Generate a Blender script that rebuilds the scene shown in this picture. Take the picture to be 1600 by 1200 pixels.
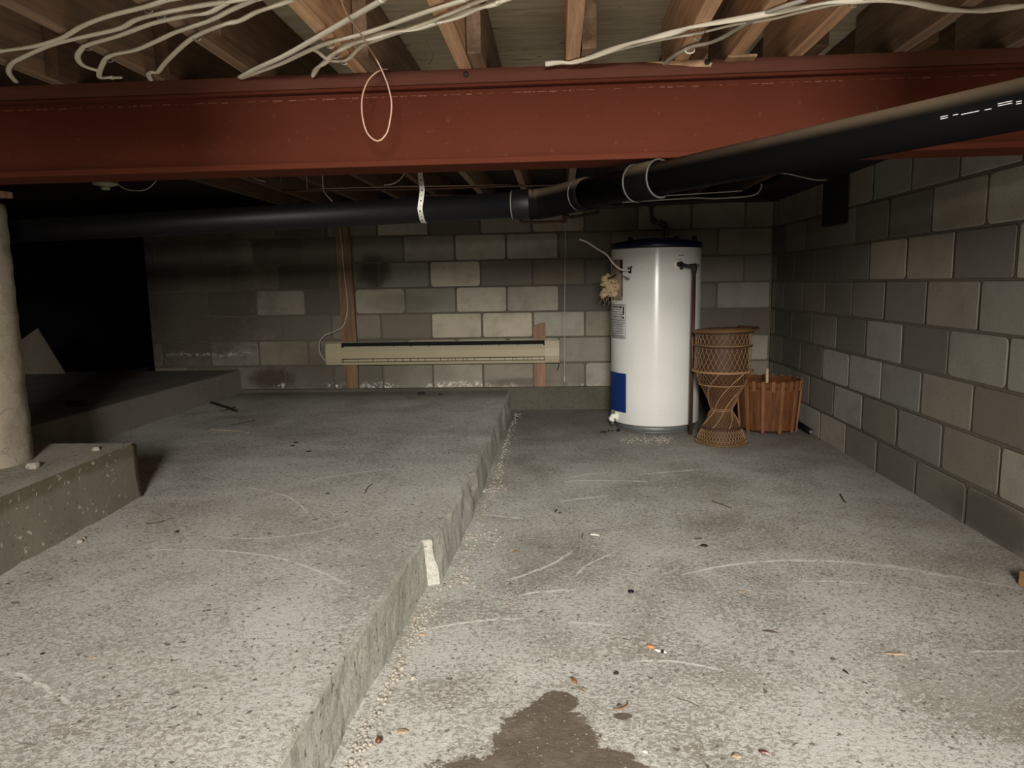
import bpy, bmesh, math, random
from mathutils import Vector, Matrix
random.seed(7)
C = bpy.context.scene.collection
S = bpy.context.scene
for o in list(bpy.data.objects): bpy.data.objects.remove(o)

# ------------------------------------------------------------------ camera
F_PX, PITCH, YAW, ROLL, EYE = 1116.0, .1396, -.0661, -.0186, 1.0
fw = Vector((math.sin(YAW)*math.cos(PITCH), math.cos(YAW)*math.cos(PITCH), -math.sin(PITCH)))
rt = fw.cross(Vector((0,0,1))).normalized(); up = rt.cross(fw)
rt, up = rt*math.cos(ROLL)+up*math.sin(ROLL), up*math.cos(ROLL)-rt*math.sin(ROLL)
cam = bpy.data.cameras.new('camera'); cam.sensor_width = 36; cam.lens = F_PX/1600*36; cam.sensor_fit = 'HORIZONTAL'
cam.clip_start = .02
co = bpy.data.objects.new('camera', cam); C.objects.link(co)
co.matrix_world = Matrix(((rt.x,up.x,-fw.x,0),(rt.y,up.y,-fw.y,0),(rt.z,up.z,-fw.z,EYE),(0,0,0,1)))
S.camera = co
EYEV = Vector((0,0,EYE))
def at(x, y, ax, v):
    """the point of the plane (axis ax = v) seen at photo pixel x, y"""
    d = fw + rt*(x-800)/F_PX - up*(y-600)/F_PX
    return EYEV + d*((v-EYEV[ax])/d[ax])
def at_cyl(x, y, cx, cy, r):
    d = fw + rt*(x-800)/F_PX - up*(y-600)/F_PX
    a = d.x*d.x+d.y*d.y; b = -2*(d.x*cx+d.y*cy); c = cx*cx+cy*cy-r*r
    q = b*b-4*a*c
    t = (-b-math.sqrt(max(q,0)))/(2*a)
    p = EYEV+d*t
    return math.atan2(p.x-cx, -(p.y-cy)), p.z       # angle 0 faces the camera side (-y), positive to +x

# ------------------------------------------------------------------ light
w = bpy.data.worlds.new('world'); S.world = w; w.use_nodes = True
w.node_tree.nodes['Background'].inputs[0].default_value = (.6,.62,.6,1)
w.node_tree.nodes['Background'].inputs[1].default_value = .004
def area(name, loc, rot, sx, sy, power, col, spread=180):
    l = bpy.data.lights.new(name, 'AREA'); l.shape = 'RECTANGLE'; l.size = sx; l.size_y = sy
    l.energy = power; l.color = col; l.spread = math.radians(spread)
    o = bpy.data.objects.new(name, l); C.objects.link(o); o.location = loc; o.rotation_euler = rot; return o
# daylight falling through the open floor hatch behind and above the photographer
area('hatch_light', (.08,-2.32,1.84), (math.radians(90-3),0,0), .78, 1.02, 470, (1,.965,.90), 180)
S.view_settings.view_transform = 'Standard'; S.view_settings.look = 'None'
S.view_settings.gamma = 1; S.view_settings.use_curve_mapping = False
S.view_settings.exposure = 0.0

# ------------------------------------------------------------------ materials
class N:
    def __init__(s, name, rough=.9, metal=0, spec=.3):
        s.m = bpy.data.materials.new(name); s.m.use_nodes = True; s.t = s.m.node_tree
        s.b = s.t.nodes['Principled BSDF']; s.b.inputs['Roughness'].default_value = rough
        s.b.inputs['Metallic'].default_value = metal; s.b.inputs['Specular IOR Level'].default_value = spec
        s.co = s.t.nodes.new('ShaderNodeTexCoord').outputs['Object']
    def n(s, ty, **k):
        n = s.t.nodes.new(ty)
        for a, v in k.items(): setattr(n, a, v)
        return n
    def l(s, a, b): s.t.links.new(a, b)
    def put(s, sock, v):
        if hasattr(v, 'is_linked') or isinstance(v, bpy.types.NodeSocket): s.l(v, sock)
        else: sock.default_value = v
    def noise(s, scale, detail=4, rough=.55, vec=None, stretch=None, dist=0):
        v = vec or s.co
        if stretch:
            m = s.n('ShaderNodeMapping'); m.inputs['Scale'].default_value = stretch; s.l(v, m.inputs[0]); v = m.outputs[0]
        n = s.n('ShaderNodeTexNoise'); n.inputs['Scale'].default_value = scale; n.inputs['Detail'].default_value = detail
        n.inputs['Roughness'].default_value = rough; n.inputs['Distortion'].default_value = dist
        s.l(v, n.inputs['Vector']); return n.outputs[0]
    def ramp(s, v, a, b):
        r = s.n('ShaderNodeMapRange'); r.interpolation_type = 'SMOOTHSTEP'
        r.inputs['From Min'].default_value = a; r.inputs['From Max'].default_value = b; s.l(v, r.inputs['Value']); return r.outputs[0]
    def mix(s, f, a, b, mode='MIX'):
        n = s.n('ShaderNodeMix', data_type='RGBA', blend_type=mode)
        s.put(n.inputs['Factor'], f); 
        for sk, v in ((n.inputs[6], a), (n.inputs[7], b)):
            s.put(sk, v if not isinstance(v, tuple) or len(v) == 4 else v+(1,))
        return n.outputs[2]
    def math(s, op, a, b=None, c=None, clamp=False):
        n = s.n('ShaderNodeMath', operation=op); n.use_clamp = clamp
        for i, v in enumerate((a, b, c)):
            if v is not None: s.put(n.inputs[i], v)
        return n.outputs[0]
    def xyz(s):
        n = s.n('ShaderNodeSeparateXYZ'); s.l(s.co, n.inputs[0]); return n.outputs
    def bump(s, h, strength, dist=.01):
        n = s.n('ShaderNodeBump'); n.inputs['Strength'].default_value = strength; n.inputs['Distance'].default_value = dist
        s.l(h, n.inputs['Height'])
        if s.b.inputs['Normal'].is_linked: s.l(s.b.inputs['Normal'].links[0].from_socket, n.inputs['Normal'])
        s.l(n.outputs[0], s.b.inputs['Normal'])
    def col(s, v): s.put(s.b.inputs['Base Color'], v if not isinstance(v, tuple) or len(v) == 4 else v+(1,)); return s.m

def plain(name, c, rough=.7, metal=0, spec=.3, var=.25, scale=30, bump=.15, stretch=None, bd=.002):
    s = N(name, rough, metal, spec); n = s.noise(scale, stretch=stretch)
    s.col(s.mix(n, tuple(x*(1-var) for x in c), tuple(min(1,x*(1+var)) for x in c)))
    if bump: s.bump(s.noise(scale*3, stretch=stretch), bump, bd)
    return s.m

def arc_mask(s, p, q, sag, width, jit):
    """a scratch: an arc through world points p, q bulging by sag to its side"""
    x, y = p; x2, y2 = q; mx, my = (x+x2)/2, (y+y2)/2; L = math.hypot(x2-x, y2-y)
    ux, uy = (x2-x)/L, (y2-y)/L; nx, ny = -uy, ux
    X, Y, Z = s._xyz
    dx = s.math('SUBTRACT', X, mx); dy = s.math('SUBTRACT', Y, my)
    u = s.math('ADD', s.math('MULTIPLY', dx, ux), s.math('MULTIPLY', dy, uy))
    v = s.math('ADD', s.math('MULTIPLY', dx, nx), s.math('MULTIPLY', dy, ny))
    t = s.math('DIVIDE', u, L/2)
    par = s.math('MULTIPLY', s.math('SUBTRACT', 1.0, s.math('MULTIPLY', t, t)), sag)
    d = s.math('ABSOLUTE', s.math('ADD', s.math('SUBTRACT', v, par), jit))
    a = s.math('SUBTRACT', 1.0, s.math('DIVIDE', d, width), clamp=True)
    e = s.math('SUBTRACT', 1.0, s.math('POWER', s.math('ABSOLUTE', t), 8.0), clamp=True)
    return s.math('MULTIPLY', s.math('POWER', a, .6), e)

def concrete(name, base, crust=.5, scratches=(), stain=None, soil=.5, pores=.3, dark_edge=()):
    s = N(name, .93, 0, .2); s._xyz = s.xyz()
    big = s.noise(1.3, 5, .6); mid = s.noise(6, 6, .65); fine = s.noise(70, 5, .7); grit = s.noise(260, 2, .6)
    fl = s.noise(78, 7, .80, stretch=(1,1.2,1), dist=.9); tiny = s.noise(150, 4, .75)
    c = s.mix(s.ramp(big, .3, .7), tuple(x*.80 for x in base), tuple(x*1.08 for x in base))
    c = s.mix(s.math('MULTIPLY', s.ramp(mid, .48, .78), soil), c, (base[0]*.62, base[1]*.56, base[2]*.48))
    # pale crust breaking up into flakes
    patch_ = s.noise(2.2, 4, .6, dist=.5)
    lvl = s.math('ADD', s.math('MULTIPLY', fl, .80), s.math('MULTIPLY', patch_, .28))
    cm = s.math('MULTIPLY', s.ramp(lvl, .505, .565), crust)
    c = s.mix(s.math('MULTIPLY', s.ramp(s.noise(3.1, 5, .65, dist=.6), .50, .68), soil*.6), c, (base[0]*.55, base[1]*.49, base[2]*.41))
    c = s.mix(s.math('MULTIPLY', s.ramp(tiny, .52, .66), .35), c, (base[0]*.45, base[1]*.43, base[2]*.39))
    c = s.mix(cm, c, (.80,.79,.75))
    dk = s.math('MULTIPLY', s.ramp(fine, .60, .70), pores)
    c = s.mix(dk, c, (base[0]*.35, base[1]*.32, base[2]*.28))
    speck = s.math('MAXIMUM', s.math('MULTIPLY', s.ramp(s.noise(55, 2, .4, dist=.4), .68, .72), .8), s.math('MULTIPLY', s.ramp(s.noise(24, 5, .7, dist=1.0), .69, .73), .6))
    c = s.mix(speck, c, (.10,.085,.065))
    if scratches:
        jit = s.math('MULTIPLY', s.math('SUBTRACT', s.noise(14, 4, .7), .5), .03)
        brk = s.ramp(s.noise(30, 4, .7), .36, .5); tot = None
        for (p, q, sag, wd) in scratches:
            a = arc_mask(s, p, q, sag, wd, jit); tot = a if tot is None else s.math('MAXIMUM', tot, a)
        c = s.mix(s.math('MULTIPLY', s.math('MULTIPLY', tot, brk), .95), c, (.92,.90,.85))
    if stain:
        X, Y, Z = s._xyz; tot = None
        nn = s.math('MULTIPLY', s.math('SUBTRACT', s.noise(22, 8, .75), .5), 1.1)
        for (cx, cy, rx, ry) in stain:
            ex = s.math('DIVIDE', s.math('SUBTRACT', X, cx), rx); ey = s.math('DIVIDE', s.math('SUBTRACT', Y, cy), ry)
            r = s.math('SQRT', s.math('ADD', s.math('MULTIPLY', ex, ex), s.math('MULTIPLY', ey, ey)))
            a = s.ramp(s.math('ADD', r, nn), 1.04, .94) if False else s.math('SUBTRACT', 1.0, s.ramp(s.math('ADD', r, nn), .94, 1.04))
            tot = a if tot is None else s.math('MAXIMUM', tot, a)
        soilc = s.mix(s.noise(45, 6, .75, dist=.6), (.075,.055,.04), (.24,.20,.155))
        soilc = s.mix(s.ramp(s.noise(120, 2, .5), .69, .72), soilc, (.6,.55,.48))
        soilc = s.mix(s.math('MULTIPLY', s.ramp(s.noise(9, 5, .7), .5, .7), .5), soilc, (.27,.235,.19))
        c = s.mix(tot, c, soilc)
    for (x0, x1, ax, strength) in dark_edge:      # damp, dirt-caught strip along a wall; for the floor also painted light fall-off
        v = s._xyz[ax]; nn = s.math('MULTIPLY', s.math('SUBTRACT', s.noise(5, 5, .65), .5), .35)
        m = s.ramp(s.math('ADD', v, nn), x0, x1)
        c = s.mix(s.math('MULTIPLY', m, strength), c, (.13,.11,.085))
    s.bump(lvl, .8, .007); s.bump(fine, .5, .003); s.bump(grit, .3, .0015)
    return s.col(c)

def block_mat(name, stains_and_shade=(), salt=None, chalk=None):
    s = N(name, .95, 0, .15); s._xyz = s.xyz()
    a = s.n('ShaderNodeAttribute'); a.attribute_name = 'tint'
    fine = s.noise(140, 4, .7); mid = s.noise(9, 5, .6); big = s.noise(2.0, 4, .6)
    c = s.mix(1.0, a.outputs['Color'], s.mix(fine, (.72,.72,.72), (1.28,1.28,1.28)), 'MULTIPLY')
    c = s.mix(s.math('MULTIPLY', s.ramp(mid, .42, .75), .30), c, (.14,.12,.095))
    c = s.mix(s.math('MULTIPLY', s.ramp(big, .52, .72), .35), c, (.12,.10,.08))
    X, Y, Z = s._xyz
    nn = s.math('MULTIPLY', s.math('SUBTRACT', s.noise(9, 6, .7), .5), 1.0)
    for (ax, cx, cz, rx, rz, k, colr) in stains_and_shade:  # true stains, and broad ovals of shade painted the same way
        ex = s.math('DIVIDE', s.math('SUBTRACT', s._xyz[ax], cx), rx); ez = s.math('DIVIDE', s.math('SUBTRACT', Z, cz), rz)
        r = s.math('SQRT', s.math('ADD', s.math('MULTIPLY', ex, ex), s.math('MULTIPLY', ez, ez)))
        m = s.math('SUBTRACT', 1.0, s.ramp(s.math('ADD', r, nn), .5, 1.15))
        c = s.mix(s.math('MULTIPLY', m, k), c, colr)
    if salt:                                       # white mineral bloom along the wall foot
        for (x0, x1, z0, hh, k) in salt:
            inx = s.math('MULTIPLY', s.ramp(X, x0, x0+.08), s.math('SUBTRACT', 1.0, s.ramp(X, x1-.08, x1)))
            wob = s.math('MULTIPLY', s.math('SUBTRACT', s.noise(5, 5, .7, stretch=(1,1,.1)), .5), .09)
            d = s.math('ABSOLUTE', s.math('SUBTRACT', Z, s.math('ADD', wob, z0)))
            band = s.math('SUBTRACT', 1.0, s.ramp(d, 0.0, hh))
            br = s.math('MULTIPLY', s.ramp(s.noise(34, 7, .8), .48, .58), s.ramp(s.noise(3.2, 3, .6), .36, .50))
            c = s.mix(s.math('MULTIPLY', s.math('MULTIPLY', s.math('MULTIPLY', band, br), inx), k), c, (.80,.78,.72))
    s.bump(fine, .5, .002); s.bump(s.noise(30, 4, .6), .25, .004)
    return s.col(c)

def wood(name, c, var=.3, rough=.75, ax=1, bump=.3, sc=18):
    st = [9,9,9]; st[ax] = .6
    s = N(name, rough, 0, .25)
    g = s.noise(sc/4, 6, .65, stretch=tuple(st), dist=.4); k = s.noise(3.5, 3, .5)
    cc = s.mix(s.ramp(g, .3, .7), tuple(x*(1-var) for x in c), tuple(x*(1+var) for x in c))
    cc = s.mix(s.math('MULTIPLY', s.ramp(k, .5, .75), .4), cc, tuple(x*.45 for x in c))
    s.bump(g, bump, .002); return s.col(cc)

def plywood(name):
    s = N(name, .85, 0, .2)
    g = s.noise(5, 7, .65, stretch=(1.0,9,1), dist=.8)
    c = s.mix(s.ramp(g, .3, .72), (.46,.39,.27), (.66,.58,.42))
    kn = s.ramp(s.noise(16, 2, .4, stretch=(.8,3.2,1)), .70, .745)
    c = s.mix(s.math('MULTIPLY', kn, .8), c, (.07,.05,.03))
    s.bump(g, .3, .002); return s.col(c)

M = {}
M['floor'] = concrete('floor_concrete', (.395,.375,.325), crust=.68, soil=.75, pores=.45,
    stain=[(-.035,1.42,.12,.18),(-.09,1.25,.26,.16),(.07,1.33,.12,.11),(-.01,1.60,.05,.05),(.14,1.55,.022,.014)],
    scratches=[((.40,2.36),(1.36,2.33),.16,.011),((1.10,2.49),(1.64,2.15),.02,.006),((.79,2.325),(1.02,2.307),.01,.006),
        ((-.127,2.197),(.05,2.235),.01,.008),((-.01,3.19),(.226,3.285),.012,.012),((.02,3.53),(.47,3.535),.02,.012),
        ((-.43,1.92),(-.12,2.03),.03,.007),((.02,2.01),(.156,1.99),.006,.006),((-.323,3.014),(-.16,2.955),.0,.012),
        ((.40,3.66),(.8,3.77),.01,.010),((.05,3.60),(.256,3.71),.01,.012),((1.068,1.87),(1.4,1.86),.01,.006),
        ((1.13,2.28),(1.277,2.225),.004,.005),((.19,1.80),(.42,1.75),.02,.006),((-.2,2.3),(.06,2.62),-.03,.007),((.05,2.35),(.2,2.56),.02,.006)],
    dark_edge=[(.75,1.75,0,.55),(3.3,5.4,1,.72)])  # dirt at the side and far end, with light fall-off painted in
M['slab'] = concrete('slab_concrete', (.43,.41,.36), crust=.66, soil=.55, pores=.4,
    scratches=[((-1.35,2.9),(-.95,2.55),.05,.006),((-1.2,2.3),(-.75,2.45),-.08,.006),((-1.45,2.15),(-.6,1.9),.12,.006),((-1.7,1.5),(-1.0,1.3),.06,.006),
               ((-1.1,3.0),(-.75,3.2),.03,.006)],
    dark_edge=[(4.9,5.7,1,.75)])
M['step'] = concrete('step_concrete', (.46,.445,.385), crust=.35, soil=.35, pores=.4)
M['ledge'] = concrete('ledge_concrete', (.26,.24,.205), crust=.0, soil=.5, pores=.25)
M['pad'] = concrete('pad_concrete', (.38,.345,.28), crust=.25, soil=.6, pores=.4)
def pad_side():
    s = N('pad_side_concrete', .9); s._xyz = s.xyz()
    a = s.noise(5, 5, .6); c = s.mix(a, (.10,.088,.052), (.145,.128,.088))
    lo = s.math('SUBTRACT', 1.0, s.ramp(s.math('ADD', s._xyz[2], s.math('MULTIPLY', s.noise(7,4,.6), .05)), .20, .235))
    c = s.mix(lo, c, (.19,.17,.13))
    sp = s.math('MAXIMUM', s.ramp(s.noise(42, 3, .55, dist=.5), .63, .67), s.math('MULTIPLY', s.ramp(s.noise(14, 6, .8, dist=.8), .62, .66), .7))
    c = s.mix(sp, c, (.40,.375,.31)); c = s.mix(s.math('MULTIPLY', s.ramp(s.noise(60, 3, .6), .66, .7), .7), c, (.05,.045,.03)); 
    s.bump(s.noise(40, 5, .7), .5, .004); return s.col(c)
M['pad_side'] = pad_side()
M['wall_b'] = block_mat('block_wall_grey', stains_and_shade=[(0,-1.45,1.12,.16,.16,.85,(.06,.045,.035)),(0,-1.25,.86,.35,.10,.45,(.09,.08,.06)),(0,-2.2,.45,.5,.14,.4,(.09,.08,.065)),
        (0,-2.95,1.0,.7,.8,.85,(.08,.07,.055)),(0,-2.1,.95,.45,.6,.6,(.10,.085,.065)),(0,-1.65,.35,.6,.25,.55,(.10,.085,.065)),(0,-2.35,.27,.22,.10,.8,(.05,.035,.025)),(0,-.95,.30,.16,.10,.3,(.12,.11,.08)),(0,-.3,.22,.30,.04,.6,(.09,.08,.06)),(0,1.35,1.0,.5,.6,.55,(.10,.085,.07))],  # broad ovals on the left and at the corner are painted shade
        salt=[(-2.35,-1.55,.205,.035,.9),(-1.62,-.55,.20,.045,1.0),(-.62,-.30,.195,.03,.7),(-3.25,-2.45,.47,.022,.55),(.05,.35,.19,.015,.4)])
M['wall_r'] = block_mat('block_wall_right', stains_and_shade=[(1,2.75,.08,.35,.10,.7,(.07,.06,.045)),(1,4.8,1.1,1.0,.6,.6,(.09,.07,.055)),(1,5.3,.5,.5,.6,.5,(.09,.085,.065))])  # ovals towards the back corner are shade put into the colour
M['mortar'] = plain('mortar', (.12,.105,.08), .95, var=.3, scale=60)
M['footing'] = concrete('footing_concrete', (.10,.09,.065), crust=.04, soil=.4, pores=.4)
M['black_void'] = plain('unlit_black_wall', (.008,.008,.008), .95, bump=0)  # darkness of the unlit recess put into the wall colour
M['ply'] = plywood('subfloor_plywood')
M['ply_dk'] = plain('plywood_deep_shade', (.06,.045,.03), .9)  # ceiling past the beam, with the beam's shadow put into the colour
M['joist_rear'] = wood('joist_wood_deep_shade', (.12,.07,.04), .3)  # same joist wood, its colour darkened for the beam's shadow
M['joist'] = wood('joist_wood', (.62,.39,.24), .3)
M['joist_dk'] = wood('joist_wood_shaded', (.25,.165,.11), .3)  # joist wood again, shade put into the colour where little light reaches
M['raw'] = wood('raw_sawn_wood', (.42,.27,.16), .3)
M['stud'] = wood('stud_wood', (.20,.12,.07), .3, ax=2)
M['stud_red'] = wood('stud_wood_red', (.27,.16,.105), .2, ax=2)
def red_paint():
    s = N('red_oxide_paint', .85, 0, .08)
    a = s.noise(2.5, 5, .6); c = s.mix(a, (.066,.0165,.0085), (.100,.026,.014))
    c = s.mix(s.math('MULTIPLY', s.ramp(s.noise(60,5,.7), .62, .72), .4), c, (.20,.085,.06))
    s.bump(s.noise(25,4,.6), .12, .002); return s.col(c)
M['red'] = red_paint()
def red_wood():
    s = N('painted_timber', .8, 0, .2)
    g = s.noise(5, 6, .65, stretch=(.5,8,8)); c = s.mix(g, (.07,.022,.013), (.12,.040,.025))
    s.bump(g, .4, .002); return s.col(c)
M['redwood'] = red_wood()
M['cable'] = plain('cream_cable_sheath', (.72,.66,.55), .45, spec=.4, var=.08, scale=8, bump=0)
M['cable_dim'] = plain('greyed_cable_sheath', (.42,.385,.33), .5, var=.1, scale=8, bump=0)
M['wire_pink'] = plain('salmon_wire', (.55,.36,.27), .5, var=.1, scale=8, bump=0)
M['wire_brown'] = plain('brown_wire', (.30,.20,.14), .6, var=.1, bump=0)
M['abs'] = plain('black_abs_pipe', (.003,.003,.0035), .5, spec=.2, var=.3, scale=12, bump=.05)
def dusty():
    s = N('dusty_toplit_black_pipe', .75, 0, .04)
    g = s.n('ShaderNodeNewGeometry'); x = s.n('ShaderNodeSeparateXYZ'); s.l(g.outputs['Normal'], x.inputs[0])
    top = s.math('MULTIPLY', s.ramp(x.outputs[2], .15, .95), s.ramp(s.noise(7,5,.6), .1, .5))  # dust settled on top, with light from above put into its colour
    return s.col(s.mix(top, (.0022,.0022,.002), (.10,.072,.048)))
M['abs_dusty'] = dusty()
M['galv'] = plain('galvanised_strap', (.40,.39,.36), .45, metal=.3, spec=.5, var=.15, scale=60, bump=.1)
M['copper'] = plain('tarnished_copper', (.10,.05,.035), .45, metal=.5, var=.3, scale=20)
M['iron'] = plain('dark_iron_pipe', (.03,.025,.022), .55, metal=.2, var=.3)
def enamel():
    s = N('white_enamel', .24, 0, .6)
    s.b.inputs['Anisotropic'].default_value = .85; s.b.inputs['Anisotropic Rotation'].default_value = .25; tg = s.n('ShaderNodeTangent'); tg.direction_type = 'RADIAL'; tg.axis = 'Z'; s.l(tg.outputs[0], s.b.inputs['Tangent'])
    n = s.noise(3, 4, .5); c = s.mix(n, (.70,.69,.65), (.80,.795,.76))
    c = s.mix(s.math('MULTIPLY', s.ramp(s.noise(40,3,.5), .70,.74), .4), c, (.4,.36,.3))
    s.bump(s.noise(7, 2, .4), .06, .004); return s.col(c)
M['enamel'] = enamel()
M['blue'] = plain('navy_blue_paint', (.004,.008,.040), .35, spec=.4, var=.15, bump=0)
M['blue_plate'] = plain('blue_cover_paint', (.004,.028,.14), .5, spec=.3, var=.08, bump=0)
M['steel'] = plain('dull_steel', (.16,.17,.165), .5, metal=.4)
M['plastic'] = plain('white_plastic', (.80,.78,.70), .4, bump=0, var=.05)
M['label'] = plain('paper_label', (.62,.60,.55), .6, bump=0, var=.04)
M['label_grey'] = plain('grey_paper_label', (.46,.46,.46), .6, bump=0, var=.04)
M['ink'] = plain('black_ink', (.02,.02,.02), .6, bump=0)
M['ink_grey'] = plain('grey_ink', (.17,.15,.15), .6, bump=0)
M['cut'] = plain('cut_edge_brown', (.14,.085,.06), .8)
M['fluff'] = plain('tan_glass_wool', (.58,.44,.26), .95, var=.45, scale=45, bump=.8, bd=.01)
M['fluff_back'] = plain('brown_foam', (.40,.30,.22), .95, var=.3, scale=40, bump=.6, bd=.01)
M['heater'] = plain('beige_heater_enamel', (.40,.345,.225), .45, spec=.4, var=.05, scale=5, bump=0)
M['heater_hi'] = plain('bright_fin_edge', (.55,.52,.43), .5, var=.25, scale=90, bump=0)
M['black'] = plain('black_gap', (.008,.007,.006), .9, bump=0)
M['wicker'] = plain('brown_wicker', (.165,.085,.034), .6, spec=.3, var=.35, scale=60, bump=.3)
M['wicker_lt'] = plain('pale_wicker', (.27,.16,.08), .55, spec=.3, var=.2, scale=60)
M['wicker_dk'] = plain('dark_wicker', (.06,.028,.014), .6, var=.3, scale=60)
M['stave'] = wood('bucket_stave_wood', (.12,.043,.015), .35, ax=2, sc=26)
M['stave_hi'] = wood('pale_stave_wood', (.19,.082,.034), .25, ax=2, sc=26)
M['stick'] = plain('pale_dowel', (.50,.38,.23), .6)
M['column'] = None
def col_mat():
    s = N('flaky_plastered_column', .9, 0, .2); s._xyz = s.xyz()
    a = s.noise(4, 6, .65); c = s.mix(s.ramp(a,.3,.7), (.26,.225,.165), (.39,.345,.27))
    v = s.n('ShaderNodeTexVoronoi'); v.feature = 'DISTANCE_TO_EDGE'; v.inputs['Scale'].default_value = 9
    mp = s.n('ShaderNodeMapping'); mp.inputs['Scale'].default_value = (.6,.6,1.6); s.l(s.co, mp.inputs[0])
    ad = s.n('ShaderNodeVectorMath', operation='ADD'); s.l(mp.outputs[0], ad.inputs[0])
    nz = s.n('ShaderNodeTexNoise'); nz.inputs['Scale'].default_value = 6; s.l(s.co, nz.inputs[0])
    sc = s.n('ShaderNodeVectorMath', operation='SCALE'); sc.inputs[3].default_value = .25; s.l(nz.outputs[1], sc.inputs[0]); s.l(sc.outputs[0], ad.inputs[1])
    s.l(ad.outputs[0], v.inputs['Vector'])
    e = s.math('SUBTRACT', 1.0, s.ramp(v.outputs['Distance'], .0, .035))
    c = s.mix(s.math('MULTIPLY', s.math('MULTIPLY', e, s.ramp(s.noise(5,4,.6), .45, .6)), .5), c, (.16,.13,.09))
    s.bump(s.math('SUBTRACT', 1.0, e), .12, .004); s.bump(s.noise(9,6,.7,stretch=(1,1,2.2)), .8, .012); s.bump(s.noise(30,5,.7), .5, .004)
    return s.col(c)
M['column'] = col_mat()
M['leaf'] = plain('dry_brown_leaf', (.22,.12,.06), .8)
M['dark_bit'] = plain('dark_debris', (.022,.018,.015), .8)
M['twig'] = plain('dry_twig', (.10,.075,.05), .9)
M['stone'] = plain('concrete_crumb', (.34,.31,.26), .95, var=.3, scale=60, bump=.5)
M['tan_bit'] = plain('tan_clay_flake', (.36,.27,.18), .95, var=.3, scale=60, bump=.5)
M['orange'] = plain('orange_wrapper', (.50,.19,.08), .5)
M['cap'] = plain('black_cap', (.012,.012,.02), .35, spec=.5, bump=0)
M['nut'] = plain('reddish_brown_nut', (.11,.03,.02), .4, spec=.5)
M['board'] = plain('greyish_card', (.20,.17,.125), .9)
M['offcut'] = wood('orange_wood_offcut', (.42,.24,.10), .2)
M['staple'] = plain('steel_staple', (.35,.33,.30), .4, metal=.7, bump=0)

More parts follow.
